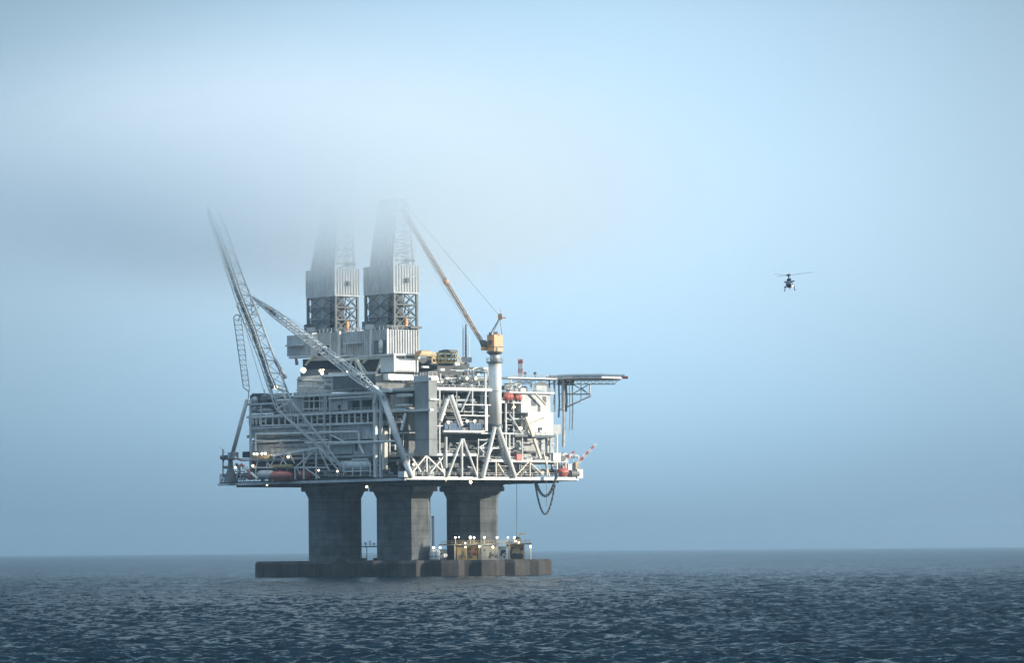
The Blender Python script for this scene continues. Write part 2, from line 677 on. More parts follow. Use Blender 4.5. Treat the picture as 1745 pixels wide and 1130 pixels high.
# ------------------------------------------------------------------ concrete base
BC = P(688, 955, 1500)
base = thing('concrete_base', (BC.x, BC.y, 0), 'concrete platform base with a toothed ring at the waterline and shafts faceted for sharp shade', 'platform base')
ZT = 5.5
def ice_wall():
    mb = MB()
    n = 22
    pts = []
    for k in range(n):
        a0 = 2 * math.pi * k / n + .13
        st = 2 * math.pi / n
        for f, r in ((0, 52.8), (.42, 52.6), (.62, 50.6), (.80, 50.8)):
            a = a0 + st * f
            pts.append((BC.x + r * math.cos(a), BC.y + r * math.sin(a)))
    m_ = len(pts)
    vs = []
    for z, s in ((-3, 1), (ZT - .9, 1), (ZT - .5, .995), (ZT, .99)):
        vs += [(BC.x + (x - BC.x) * s, BC.y + (y - BC.y) * s, z) for x, y in pts]
    fs = []
    for i in range(3):
        for k in range(m_):
            fs.append((i * m_ + k, i * m_ + (k + 1) % m_, (i + 1) * m_ + (k + 1) % m_, (i + 1) * m_ + k))
    fs.append(tuple(range(3 * m_, 4 * m_)))
    return mb.add(vs, fs)
ice_wall().build('caisson', M['wet'], base)
SH = []
for (px, Y, hw) in ((571, 1500, 46.5), (688, 1476, 47.5), (805, 1500, 45.5), (688, 1524, 46)):
    c = P(px, 900, Y)
    r = hw / F * Y / math.cos(rad(5))
    zt = P(px, 826, Y).z
    z1, z2 = P(px, 850, Y).z, P(px, 838, Y).z
    SH.append((c, r, zt, z2))
    ph = rad(-90 + 17.5)
    MB().lathe((c.x, c.y), [(r, ZT - 1.5), (r, z1), (r * 1.13, z2), (r * 1.13, zt - .1)], 8, ph).build('shaft', M['conc'], base)  # shafts built many-sided so light and shade meet at a sharp edge
    col = MB()
    col.lathe((c.x, c.y), [(r * 1.27, z2), (r * 1.27, z2 + 1.6)], 8, ph)
    for k in range(8):
        a = ph + 2 * math.pi * k / 8
        p = V((c.x + r * 1.24 * math.cos(a), c.y + r * 1.24 * math.sin(a), z2 + 1.6))
        if k % 2: col.beam(p, p + UP * 1.6, .9)
    col.build('collar', M['steel'], base)
# ------------------------------------------------------------------ production deck
R0 = random.Random(11)
def Z(y): return RU(760, y, 0)[1]
ZD = Z(813)                        # main deck
UE, UW = LU(372, 820)[0], LU(423, 740)[0]
VE, VW = RU(985, 815)[0], RU(945, 740)[0]
plat = thing('oil_platform', (G(45, 35, 0).x, G(45, 35, 0).y, ZD), 'huge pale grey platform deck of stacked floors, trusses and pipework carried on concrete shafts', 'oil platform')


def part(name, mb, m, root=plat, smooth=False):
    return mb.build(name, m, root, smooth)


# main deck: slab, pale edge girders, dark under-deck grillage
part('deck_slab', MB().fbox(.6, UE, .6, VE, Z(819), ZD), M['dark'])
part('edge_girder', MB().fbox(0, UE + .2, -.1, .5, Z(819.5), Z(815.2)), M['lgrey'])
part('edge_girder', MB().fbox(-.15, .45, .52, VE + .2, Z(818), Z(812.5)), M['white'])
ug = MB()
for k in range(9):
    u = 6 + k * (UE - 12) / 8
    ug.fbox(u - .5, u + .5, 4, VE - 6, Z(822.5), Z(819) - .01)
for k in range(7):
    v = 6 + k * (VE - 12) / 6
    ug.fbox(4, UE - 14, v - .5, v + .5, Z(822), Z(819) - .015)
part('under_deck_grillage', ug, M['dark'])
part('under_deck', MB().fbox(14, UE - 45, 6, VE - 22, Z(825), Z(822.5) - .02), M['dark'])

# solid core behind everything else, coloured dark for the shade inside the deck
part('dark_core', MB().fbox(9, UW - 3, 9, VW - 3, ZD + .01, Z(672)), M['dgrey'])
# floors
for y, ul, vl in ((776, UW, VW), (737, UW, VW - 1), (700, UW, VW - 6), (665, UW - 4, VW - 8)):
    part('floor', MB().fbox(2.2, ul - .5, 2.2, vl - .5, Z(y) - .35, Z(y) - .05), M['grey'])
# edge beams of the floors, shaded side then sunlit side
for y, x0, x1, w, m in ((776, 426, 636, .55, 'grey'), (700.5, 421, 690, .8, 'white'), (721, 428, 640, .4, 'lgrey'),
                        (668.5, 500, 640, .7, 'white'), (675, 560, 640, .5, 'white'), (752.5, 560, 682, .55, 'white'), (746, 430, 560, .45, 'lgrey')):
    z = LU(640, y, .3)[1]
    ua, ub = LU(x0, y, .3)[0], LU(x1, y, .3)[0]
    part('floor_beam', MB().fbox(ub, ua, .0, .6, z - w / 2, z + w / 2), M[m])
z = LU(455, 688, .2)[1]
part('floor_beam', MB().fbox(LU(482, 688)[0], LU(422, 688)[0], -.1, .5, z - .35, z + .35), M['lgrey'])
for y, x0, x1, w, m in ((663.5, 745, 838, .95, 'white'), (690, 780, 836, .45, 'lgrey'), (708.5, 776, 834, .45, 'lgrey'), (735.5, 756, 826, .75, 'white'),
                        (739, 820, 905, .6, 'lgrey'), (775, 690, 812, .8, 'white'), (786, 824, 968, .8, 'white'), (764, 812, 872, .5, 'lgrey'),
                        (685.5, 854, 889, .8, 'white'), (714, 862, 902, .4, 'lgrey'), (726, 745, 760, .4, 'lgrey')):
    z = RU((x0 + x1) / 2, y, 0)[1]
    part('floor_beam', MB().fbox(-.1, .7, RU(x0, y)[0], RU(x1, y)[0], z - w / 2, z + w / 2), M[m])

# shaded side: walls
def lwall(x0, x1, y0, y1, v0=1.2, v1=3.5, m='grey', ribs=0, name='wall'):
    mb = MB().lbox(x0, x1, y0, y1, v0, v1)
    if ribs: mb.ribs_l(x0, x1, y0, y1, v0 + .01, ribs, .22, .16)
    w = part(name, mb, M[m])
    return w
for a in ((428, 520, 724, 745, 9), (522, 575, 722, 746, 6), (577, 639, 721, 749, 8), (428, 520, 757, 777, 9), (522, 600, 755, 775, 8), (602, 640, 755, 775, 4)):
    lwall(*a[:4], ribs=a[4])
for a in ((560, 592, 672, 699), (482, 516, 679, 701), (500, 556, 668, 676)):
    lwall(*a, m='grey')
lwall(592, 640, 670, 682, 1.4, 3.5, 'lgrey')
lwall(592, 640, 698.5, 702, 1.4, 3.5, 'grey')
lwall(428, 482, 689, 704, 4.5, 6.5, 'dgrey')  # from here, recess back walls coloured dark to carry the bays' shade
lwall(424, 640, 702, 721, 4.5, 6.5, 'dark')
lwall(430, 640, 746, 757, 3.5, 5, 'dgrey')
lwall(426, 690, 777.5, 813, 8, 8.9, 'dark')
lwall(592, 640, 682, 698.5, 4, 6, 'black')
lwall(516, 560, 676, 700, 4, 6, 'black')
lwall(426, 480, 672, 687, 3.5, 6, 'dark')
for a in ((576, 580, 690, 699), (605, 609, 756, 769)):
    part('door', MB().lbox(*a, 1.1, 1.25), M['black'])
for x in (613, 634): part('window_post', MB().lbox(x, x + 1.6, 683, 698, 1.2, 2.0), M['lgrey'])
# mullioned opening
mu = MB()
for x in (517, 527, 535, 545, 549, 556): mu.lb(x, 676, x, 701, 1.0, .35)
for y in (683, 696): mu.lb(516, y + 1, 558, y, 1.0, .35)
part('opening_frame', mu, M['white'])
# gallery of posts under the upper floor
for i, x in enumerate([431, 437, 443, 453, 465, 476, 486, 497, 508, 520, 531, 541, 552, 563, 574, 584, 595, 605, 616, 627, 637]):
    part('gallery_post', MB().lb(x, 702 + (640 - x) * .022, x, 720.5 + (640 - x) * .018, .5, .46), M['white'])
part('gallery_beam', MB().lb(446, 725.5, 640, 720.5, .5, .45), M['white'])
# tall columns
for x, y0, y1, w, m in ((427, 683, 800, .7, 'lgrey'), (445, 690, 725, .4, 'lgrey'), (495, 684, 716, .4, 'lgrey'), (553, 672, 752, .55, 'lgrey'), (640, 666, 814, 1.1, 'white'),
                        (649, 690, 814, .9, 'lgrey'), (656, 735, 800, 1.4, 'cream'), (563, 672, 760, .4, 'lgrey'), (664, 700, 775, .4, 'lgrey')):
    part('column', MB().lb(x, y0, x, y1, .1, w), M[m])
for x, y0, y1, w, m in ((749, 664, 775, .45, 'lgrey'), (778, 664, 735, .3, 'grey'), (805, 664, 708, .4, 'lgrey'), (827, 636, 735, .7, 'lgrey'), (830, 690, 735, .4, 'white'),
                        (862, 686, 786, .5, 'lgrey'), (868, 740, 812, .5, 'lgrey'), (875, 686, 764, .4, 'lgrey'), (890, 715, 786, .4, 'lgrey'), (938, 742, 786, .6, 'grey'), (949, 740, 812, .5, 'white'), (964, 786, 812, .4, 'white')):
    part('column', MB().rb(x, y0, x, y1, .2, w), M[m])
# raking columns and big braces
part('raking_column', MB().tube(LP(421, 681, -.6), LP(394, 782, -1.5), .72, 12), M['lgrey'], smooth=True)
for a, b, r in (((650, 668), (690, 786), 1.15), ((692, 790), (701, 813), 1.0)):
    part('raking_column', MB().tube(LP(*a, -.9), LP(*b, -.9), r, 12), M['white'], smooth=True)
part('column_head', MB().lbox(636, 661, 663, 669, -2.2, -.2), M['white'])
part('raking_column', MB().tube(LP(645, 670, -.5), LP(638, 692, -.5), .45, 8), M['lgrey'])
part('raking_column', MB().tube(LP(647, 670, -.5), LP(651, 700, -.5), .5, 8), M['lgrey'])
for a, b, r, m in (((762, 680), (750, 718), .75, 'white'), ((768, 674), (786, 726), .8, 'white'), ((764, 676), (783, 728), .35, 'lgrey'), ((801, 667), (786, 702), .28, 'lgrey'),
                   ((868, 706), (888, 738), .3, 'lgrey'), ((760, 745), (760, 798), .45, 'white'), ((691, 705), (684, 734), .5, 'lgrey')):
    part('brace', MB().tube(RP(*a, -.5), RP(*b, -.5), r, 8), M[m])
# left end bumps: two small rounded pods on the end wall
for c, w in (((415, 683), 1.7), ((415, 697), 1.0)):
    q = G(UW + .4, 3.5, LU(422, c[1])[1])
    part('end_pod', MB().ball(q, w * .9, 12, 8, 1.1, 1.1, 1.0), M['grey'], smooth=True)
part('end_balcony', MB().fbox(UW - .5, UW + 2.4, 1.5, 9, Z(706) - .2, Z(706)), M['lgrey'])
part('end_balcony', MB().fbox(UW - .5, UW + 3.6, 2, 8, LU(420, 742, 2)[1], LU(420, 747, 2)[1]), M['grey'])

# horizontal pipe runs in front of the lower wall
def lpipe(pts, r, m='white', v=-.4):
    return part('pipe_run', MB().path([LP(x, y, v) for x, y in pts], r, 8), M[m])
lpipe([(436, 768), (436, 740), (560, 738)], .38)
lpipe([(436, 752), (510, 751)], .3)
lpipe([(545, 737), (611, 736), (613, 760), (620, 774)], .42)
lpipe([(520, 755), (683, 752)], .38)
lpipe([(560, 774), (561, 757), (640, 754)], .3)
lpipe([(562, 741), (585, 752)], .25)
lpipe([(556, 640), (556, 652), (558, 657), (575, 655), (578, 648)], .8, 'lgrey', 8)
for y in (728, 733, 741, 763, 769):
    lpipe([(430 + R0.random() * 50, y), (500 + R0.random() * 130, y - 1)], .14, R0.choice(['grey', 'steel', 'lgrey']), .9)


# clutter: pipework and small units standing in the open bays
def clutter(side, x0, x1, y0, y1, d0, d1, npipe, nbox, seed, mats=('grey', 'dgrey', 'lgrey', 'steel', 'cream'), root=plat):
    r = random.Random(seed)
    f = LP if side == 'l' else RP
    mb, mb2 = MB(), MB()
    for k in range(npipe):
        d = r.uniform(d0, d1)
        q = mb if k % 3 else mb2
        if r.random() < .5:
            x = r.uniform(x0, x1)
            ya, yb = sorted((r.uniform(y0, y1), r.uniform(y0, y1)))
            pts = [f(x, ya, d), f(x, yb, d)]
            if r.random() < .5: pts.append(f(min(x1, x + r.uniform(3, 12)), yb, d))
        else:
            y = r.uniform(y0, y1)
            xa, xb = sorted((r.uniform(x0, x1), r.uniform(x0, x1)))
            pts = [f(xa, y, d), f(xb, y, d)]
            if r.random() < .5: pts.append(f(xb, min(y1, y + r.uniform(3, 9)), d))
        if npipe <= 16 and seed != 1:
            part('pipe', MB().path(pts, r.choice((.12, .16, .2, .3, .42)), 5), M['lgrey' if k % 3 else 'steel'], root)
        else:
            q.path(pts, r.choice((.12, .16, .2, .3, .42)), 5)
    if mb.v: part('pipework', mb, M['lgrey'], root)
    if mb2.v: part('pipework', mb2, M['steel'], root)
    for k in range(nbox):
        w, h = r.uniform(4, 13), r.uniform(4, 9)
        x = r.uniform(x0, max(x0 + .1, x1 - w))
        yb = r.choice((y1, y1, r.uniform(y0 + h, max(y0 + h + .1, y1))))
        d = r.uniform(d0, d1)
        g = (MB().lbox if side == 'l' else MB().rbox)
        mm = M[r.choice(mats)]
        if r.random() < .3:
            a, b = f(x, yb - h / 2, d), f(x + w, yb - h / 2, d)
            part('process_vessel', MB().capsule(a, b, h * .1, 10), mm, root, True)
        else:
            e = part('equipment_unit', g(x, x + w, yb - h, yb, d, d + 2.2), mm, root)
            hat = (MB().lbox if side == 'l' else MB().rbox)(x + w * .2, x + w * .6, yb - h - 1.6, yb - h, d + .3, d + 1.5)
            part('unit_hood', hat, M[r.choice(('grey', 'lgrey'))], e)


clutter('l', 428, 500, 664, 685, 1.0, 6, 16, 5, 1, ('dgrey', 'grey', 'dark', 'steel'))
clutter('l', 430, 480, 690, 700, 2, 4, 6, 3, 2, ('steel', 'dgrey', 'dark'))
clutter('l', 505, 640, 640, 667, 4, 12, 34, 8, 3, ('grey', 'lgrey', 'lgrey', 'steel'))
clutter('l', 430, 640, 703, 720, 1.5, 4, 20, 5, 4, ('grey', 'dgrey', 'steel'))
clutter('l', 430, 560, 746, 756, 1, 3, 12, 3, 5, ('dgrey', 'grey'))
clutter('l', 520, 690, 779, 812, 3, 8, 40, 12, 6, ('grey', 'dgrey', 'lgrey', 'dark'))
clutter('l', 642, 690, 672, 700, 3, 8, 12, 5, 7, ('lgrey', 'cream', 'dgrey', 'grey'))
clutter('l', 642, 690, 702, 736, 3, 8, 14, 4, 8, ('grey', 'cream', 'dgrey'))
clutter('l', 642, 690, 738, 776, 3, 8, 16, 5, 9, ('lgrey', 'cream', 'grey', 'dgrey'))
clutter('l', 380, 428, 790, 816, 1, 6, 14, 3, 10, ('dark', 'dgrey'))
clutter('r', 692, 760, 779, 812, 2, 7, 16, 6, 11, ('grey', 'lgrey', 'dgrey'))
clutter('r', 748, 834, 628, 662, 3, 12, 30, 9, 12, ('dgrey', 'grey', 'steel', 'dark'))
clutter('r', 750, 832, 667, 708, 3, 8, 22, 8, 13, ('dgrey', 'grey', 'dark', 'steel'))
clutter('r', 750, 832, 709, 734, 3, 8, 10, 3, 14, ('dgrey', 'grey', 'dark'))
clutter('r', 760, 834, 745, 775, 2, 8, 18, 6, 15, ('dgrey', 'grey', 'dark'))
clutter('r', 770, 960, 788, 811, 2, 7, 40, 12, 16, ('grey', 'dgrey', 'dark', 'lgrey'))
clutter('r', 857, 900, 690, 738, 1, 6, 24, 7, 17, ('dgrey', 'grey', 'dark', 'lgrey'))
clutter('r', 815, 945, 742, 785, .5, 6, 50, 16, 18, ('lgrey', 'grey', 'white', 'dgrey', 'cream'))
clutter('r', 858, 905, 650, 668, 2, 8, 18, 6, 19, ('grey', 'lgrey', 'dgrey'))
clutter('r', 945, 985, 770, 812, 1, 6, 16, 5, 20, ('white', 'lgrey', 'grey'))

# bright plates seen in the open corner bays
for a in ((676, 689, 663, 667), (676, 692, 671, 676), (674, 692, 689, 692)):
    part('bright_panel', MB().lbox(*a, 1.0, 4.0), M['white'])
part('bay_floor', MB().fbox(.2, LU(690 - 50, 700)[0], .2, 6, Z(700) - .5, Z(700) + .25), M['white'])
part('bay_roof', MB().fbox(.3, LU(660, 665)[0], .3, 8, Z(665) - .4, Z(665) + .5), M['lgrey'])
part('bay_box', MB().lbox(665, 688, 672, 696, 4, 8), M['grey'])

# trusses on the sunlit side
tr = MB()
for a in ((700, 777, 717, 804), (702, 806, 726, 777), (727, 777, 727, 805), (729, 779, 756, 806), (733, 806, 757, 777), (757, 777, 757, 812), (748, 780, 756, 806), (697, 777, 697, 800)):
    tr.rb(*a, 0.0, .48)
part('side_truss', tr, M['white'])
tr = MB()
for a in ((787, 748, 763, 813), (787, 748, 787, 813), (789, 748, 813, 813)):
    tr.tube(RP(a[0], a[1], -.6), RP(a[2], a[3], -.6), .42, 8)
part('a_frame', tr, M['white'])
tr = MB()
for a in ((813, 775, 813, 812), (820, 812, 827, 788), (845, 788, 845, 812), (848, 790, 858, 806), (880, 810, 900, 788), (902, 788, 926, 810), (926, 770, 936, 812), (932, 788, 932, 812), (903, 786, 903, 812), (966, 786, 950, 812)):
    tr.rb(*a, 0.0, .45)
part('side_truss', tr, M['cream'])
tr = MB()
for a in ((815, 748, 815, 775), (815, 750, 836, 750), (818, 764, 838, 785), (840, 764, 826, 786), (815, 764, 836, 750)):
    tr.rb(*a, -.2, .35)
part('stub_truss', tr, M['lgrey'])
part('crane_leg', MB().tube(RP(843, 728, -.8), RP(823, 814, -.8), .7, 8).tube(RP(849, 728, -.8), RP(878, 814, -.8), .75, 8).tube(RP(846, 728, .8), RP(860, 786, .8), .55, 8), M['white'])
# node plate at the near corner and small bright things
part('corner_node', MB().fbox(-1.3, 2.2, -1.3, 3.5, Z(814), Z(804)), M['lgrey'])
# left white pipe bridge
br = MB()
for a in ((458, 778, 545, 763, .85), (430, 797, 560, 797, .45), (503, 797, 503, 817, .45), (518, 765, 518, 817, .5), (539, 763, 539, 817, .5),
          (542, 764, 503, 797, .4), (532, 765, 516, 797, .4), (543, 766, 562, 803, .4), (544, 765, 578, 803, .4), (519, 797, 545, 815, .35), (505, 797, 512, 808, .3), (440, 784, 436, 797, .3),
          (452, 783, 462, 797, .3), (470, 778, 460, 797, .35), (477, 776, 492, 797, .3), (486, 774, 476, 797, .35), (494, 773, 502, 790, .3), (436, 797, 436, 812, .35), (455, 790, 455, 797, .3)):
    br.lb(a[0], a[1], a[2], a[3], -1.8, a[4])
part('pipe_bridge', br, M['white'])
part('lamp_gantry', MB().lbox(429, 459, 777, 782.5, -3.2, -1.6), M['ochre'])
part('lamp_gantry', MB().lbox(462, 496, 792, 796, -3.0, -1.9), M['yellow'])
# handrails along floor and deck edges
hr = MB()
for y, x0, x1 in ((699.5, 425, 636), (812, 560, 636), (667, 505, 636)):
    z = LU(640, y)[1]
    hr.rail([V((LP(x0, y, .1).x, LP(x0, y, .1).y, z)), V((LP(x1, y, .1).x, LP(x1, y, .1).y, z))], 1.2, 2.4, .06)
hr.rail([G(UE - .5, .3, ZD), G(LU(432, 815)[0], .3, ZD)], 2.4, 2.0, .1)
hr.rail([G(UE - .4, .3, ZD), G(UE - .4, 24, ZD)], 2.4, 2.5, .1)
for y, x0, x1 in ((662, 746, 834), (735, 758, 824), (774, 692, 810), (785, 826, 966), (684, 856, 888), (811, 700, 980)):
    a, b = RP(x0, y, .1), RP(x1, y, .1)
    b.z = a.z
    hr.rail([a, b], 1.2, 2.4, .06)
part('handrail', hr, M['white'])
# netting frame on the far left wing of the deck
nf = MB()
for k in range(14): nf.tube(G(UE - 1 - k * 1.15, .4, ZD), G(UE - 1 - k * 1.15, .4, ZD + 2.9), .1, 4)
for k in range(4): nf.tube(G(UE - 1, .4, ZD + .7 * (k + 1)), G(UE - 16, .4, ZD + .7 * (k + 1)), .1, 4)
for k in range(7): nf.tube(G(UE - 1 - k * 2.3, .4, ZD), G(UE - 3.3 - k * 2.3, .4, ZD + 2.8), .14, 4)
part('safety_netting', nf, M['dark'])
part('wing_floor', MB().fbox(UE - 17, UE - .2, .5, 14, ZD + 2.7, ZD + 2.95), M['dgrey'])
# small fixtures hanging below the deck edge
for x, y in ((404, 825), (488, 823)): part('drain_pipe', MB().tube(LP(x, y - 4, 1), LP(x, y + 3, 1), .35, 8), M['dark'])
part('wind_screen', MB().lbox(413, 423, 770, 780, -1.0, .2), M['black'])
part('screen_arm', MB().lb(400, 783, 428, 782, -.4, .45), M['lgrey'])

# upper deck below the drilling modules
part('mud_module', MB().lbox(506, 560, 643, 668, 10, 20), M['grey'])
part('mud_module', MB().lbox(560, 604, 634, 667, 12, 22), M['lgrey'])
part('mud_module', MB().lbox(604, 640, 642, 666, 9, 20), M['lgrey'])
part('mud_tank', MB().lbox(512, 548, 630, 644, 16, 24), M['dgrey'])
part('skid_base', MB().lbox(516, 592, 610, 638, 24, 44), M['dark'])
part('skid_base', MB().lbox(606, 670, 610, 640, 24, 44), M['dark'])
part('skid_beam', MB().lbox(508, 640, 638, 641, 14, 15), M['lgrey'])
part('bright_deck', MB().lbox(634, 668, 637, 639, 13, 15), M['white'])
part('equipment_wall', MB().rbox(662, 712, 638, 648, 13, 16), M['white'])
part('upper_block', MB().rbox(640, 836, 640, 664, 16, 40), M['dgrey'])
part('upper_block', MB().rbox(715, 800, 618, 642, 22, 42), M['dark'])
part('upper_roof', MB().rbox(790, 818, 626, 630, 8, 14), M['cream'])
part('upper_roof', MB().rbox(824, 834, 626, 630, 6, 12), M['white'])
for a in ((721, 731, 624, 627), (751, 758, 628, 632), (760, 766, 643, 647), (770, 776, 649, 652), (804, 818, 635, 640), (745, 756, 649, 653), (776, 784, 619, 623)):
    part('bright_panel', MB().rbox(*a, 7, 8), M['white'])
part('deck_strut', MB().tube(RP(797, 628, 5), RP(797, 640, 5), .5, 6).tube(RP(800, 630, 5), RP(806, 642, 5), .25, 6), M['lgrey'])
st = MB()
for a, b in (((606, 612), (621, 640)), ((632, 607), (619, 618)), ((532, 609), (521, 622)), ((652, 606), (640, 640)), ((600, 612), (592, 640))):
    st.tube(LP(*a, 16), LP(*b, 16), .45, 6)
part('module_strut', st, M['cream'])


# floodlights on the deck and walls
def lamp(root, p, r, m='warm'):
    r *= .84
    o = MB().ball(p, r, 10, 6).build('floodlight', M[m], root, True)
    MB().tube(p - UP * r * .8, p - UP * (r * .8 + .8), .1, 5).build('lamp_stem', M['grey'], o)
    return o
for x, y, r, v in ((470, 660, .85, -1), (433, 774, .5, -3.4), (438, 774, .5, -3.4), (446.5, 773.5, .5, -3.4), (452, 773.5, .55, -3.4), (491, 779, .55, -2.6), (431, 794, .5, -2.6), (401, 797, .42, -1),
                   (575, 803.5, .4, -1), (543, 802, .4, -1), (625, 830, .5, 4), (517, 631, 1.15, 9), (546, 632, .6, 11), (549, 636, .65, 11), (551, 630.5, .35, 11), (592, 634, .4, 8), (455, 827, .35, 3)):
    lamp(plat, LP(x, y, v), r)
for x, y, r, u in ((802, 822, .6, 1), (705, 792, .45, -.4), (764, 720, .5, -.6), (796, 718, .5, -.6), (809, 718, .5, -.6), (796, 645, .48, 2), (811, 645, .48, 2), (876, 694, .5, -.2), (887, 730, .65, -.6),
                   (668, 645, .4, 12.5), (704, 645, .4, 12.5), (687, 646, .35, 12.5), (760, 817.5, .35, -.3), (734, 660, .35, 8)):
    lamp(plat, RP(x, y, u), r)
# ------------------------------------------------------------------ drilling modules and derricks
def iso(xl, xc, xr, yt, yb, v, lift=0):
    """frame coordinates of a box with its near vertical edge on pixel xc, from the shaded-face depth v"""
    u0, z0 = LU(xc, yb, v)
    z1 = LU(xc, yt, v)[1]
    return u0, LU(xl, (yt + yb) / 2, v)[0], v, RU(xr, (yt + yb) / 2, u0)[0], z0, z1


def rbs(mb, bx, nl, nr, d=.22, w=.3):
    u0, u1, v0, v1, z0, z1 = bx
    for k in range(nl + 1):
        u = u0 + (u1 - u0) * k / nl
        mb.fbox(u - w / 2, u + w / 2, v0 - d, v0 + .01, z0 + .02, z1 - .02)
    for k in range(1, nr + 1):
        v = v0 + (v1 - v0) * k / nr
        mb.fbox(u0 - d, u0 + .01, v - w / 2, v + w / 2, z0 + .02, z1 - .02)
    return mb


VD = 25.0


def derrick(name, label, xs, ys, xt, xm):
    (xl, xc, xr), (yb, ym, yc, yt) = xs, ys
    bx = iso(xl, xc, xr, ym, yb, VD)
    u0, u1, v0, v1, z0, z1 = bx
    zc, zt = LU(xc, yc, VD)[1], LU(xc, yt, VD)[1]
    o = G((u0 + u1) / 2, (v0 + v1) / 2, z0)
    t = thing(name, o, label, 'drilling derrick', 'twin drilling derricks')
    cs = [(u0, v0), (u1, v0), (u1, v1), (u0, v1)]
    fr = MB()
    for u, v in cs: fr.beam(G(u, v, z0), G(u, v, z1), .8)
    nlev = 3
    for k in range(nlev + 1):
        z = z0 + (z1 - z0) * k / nlev
        for (a, b), (c, d) in zip(cs, cs[1:] + cs[:1]): fr.beam(G(a, b, z), G(c, d, z), .5)
    for k in range(nlev):
        za, zb = z0 + (z1 - z0) * k / nlev, z0 + (z1 - z0) * (k + 1) / nlev
        for (a, b), (c, d) in zip(cs, cs[1:] + cs[:1]):
            for q in range(2):
                p0 = (a + (c - a) * q / 2, b + (d - b) * q / 2)
                p1 = (a + (c - a) * (q + 1) / 2, b + (d - b) * (q + 1) / 2)
                fr.beam(G(*p0, za), G(*p1, zb), .3).beam(G(*p0, zb), G(*p1, za), .3)
    part('lattice_base', fr, M['dgrey'], t)
    # set-back screens and pipe racked inside the open base
    part('inner_screen', MB().fbox(u0 + 2, u1 - .6, v0 + .9, v0 + 1.2, z0, z1 - .2), M['grey'], t)
    part('inner_cabin', MB().fbox(u0 + .9, u0 + 4, v0 + .5, v0 + (v1 - v0) * .46, z0, z1 - .6), M['dark'], t)
    dp = MB()
    rr = random.Random(5)
    for k in range(16): dp.tube(G(u0 + 1 + rr.random() * 5, v0 + (v1 - v0) * (.5 + .42 * rr.random()), z0), G(u0 + 1 + rr.random() * 5, v0 + (v1 - v0) * (.5 + .4 * rr.random()), z0 + (z1 - z0) * (.35 + .6 * rr.random())), .14, 5)
    part('racked_pipe', dp, M['steel'], t)
    part('hoist', MB().tube(G(u0 + .5, v0 + (v1 - v0) * .55, z0), G(u0 + .5, v0 + (v1 - v0) * .55, z0 + 4), .8, 8), M['orange'], t)
    # clad wind wall box
    e = .5
    cb = (u0 - e, u1 + e * .4, v0 - e, v1 + e, z1, zc)
    c = part('wind_wall', rbs(MB().fbox(*cb), cb, 11, 9), M['clad'], t)
    part('sill_beam', MB().fbox(u0 - e - .1, u1 + e, v0 - e - .1, v1 + e + .1, z1 - .5, z1 - .02), M['lgrey'], t)
    vv = v0 + (v1 - v0) * .52
    part('vent_hood', MB().fbox(u0 - e - 1.2, u0 - e - .02, vv - .6, vv + .7, z1 + (zc - z1) * .36, z1 + (zc - z1) * .52), M['dgrey'], t)
    part('vent_arm', MB().beam(G(u0 - e - .6, vv + .5, z1 + (zc - z1) * .5), G(u0 - e - .3, v1 - 1, z1 + (zc - z1) * .62), .35), M['grey'], t)
    # tapering upper tower: shaded side sheeted, the rest open lattice
    b0 = [(LU(xm[0], yc, VD)[0], v0), (u0 + .2, v0), (u0 + .2, v1 - 1), (LU(xm[0], yc, VD)[0], v1 - 1)]
    ut0, ut1 = LU(xt[1], yt, VD + 2)[0], LU(xt[0], yt, VD + 2)[0]
    vt1 = RU(xt[2], yt, ut0)[0]
    b1 = [(ut1, VD + 2), (ut0, VD + 2), (ut0, vt1), (ut1, vt1)]
    def pt(k, f):
        a, b = b0[k], b1[k]
        return G(a[0] + (b[0] - a[0]) * f, a[1] + (b[1] - a[1]) * f, zc + .02 + (zt - zc) * f)
    sh = MB().hexa([pt(0, 0) + DR * .4, pt(0, 0), pt(1, 0), pt(1, 0) + DR * .4, pt(0, 1) + DR * .4, pt(0, 1), pt(1, 1), pt(1, 1) + DR * .4])
    rb_ = sh
    for k in range(8):
        f = k / 7
        a, b = pt(0, 0).lerp(pt(1, 0), f), pt(0, 1).lerp(pt(1, 1), f)
        rb_.beam(a - DR * .12, b - DR * .12, .26)
    for k in range(1, 9):
        rb_.beam(pt(0, k / 9) - DR * .14, pt(1, k / 9) - DR * .14, .26)
    part('tower_sheeting', rb_, M['clad'], t)
    lt = MB()
    N_ = 9
    for k in (1, 2, 3): lt.beam(pt(k, 0), pt(k, 1), .55)
    for i in range(N_):
        f0, f1 = i / N_, (i + 1) / N_
        for a, b in ((1, 2), (2, 3), (3, 0)):
            lt.beam(pt(a, f1), pt(b, f1), .34)
            if i % 2: lt.beam(pt(a, f0), pt(b, f1), .3)
            else: lt.beam(pt(b, f0), pt(a, f1), .3)
    part('lattice_tower', lt, M['grey'], t)
    ld = MB()
    def lp(f, g): return pt(1, f).lerp(pt(2, f), g) - DL * .4
    for g in (.55, .72):
        for i in range(N_): ld.tube(lp(i / N_, g), lp((i + 1) / N_, g), .13, 4)
    for i in range(40): ld.tube(lp(i / 40, .55), lp(i / 40, .72), .1, 4)
    part('ladder', ld, M['grey'], t)
    part('pipe_platform', MB().hexa([lp(.06, .5), lp(.06, .5) - DL * 1.4, lp(.06, .95) - DL * 1.4, lp(.06, .95), lp(.09, .5), lp(.09, .5) - DL * 1.4, lp(.09, .95) - DL * 1.4, lp(.09, .95)]), M['dgrey'], t)
    part('crown_block', MB().hexa([pt(k, 1) for k in (3, 0, 1, 2)] + [pt(k, 1) + UP * 2 for k in (3, 0, 1, 2)]), M['dgrey'], t)
    return t


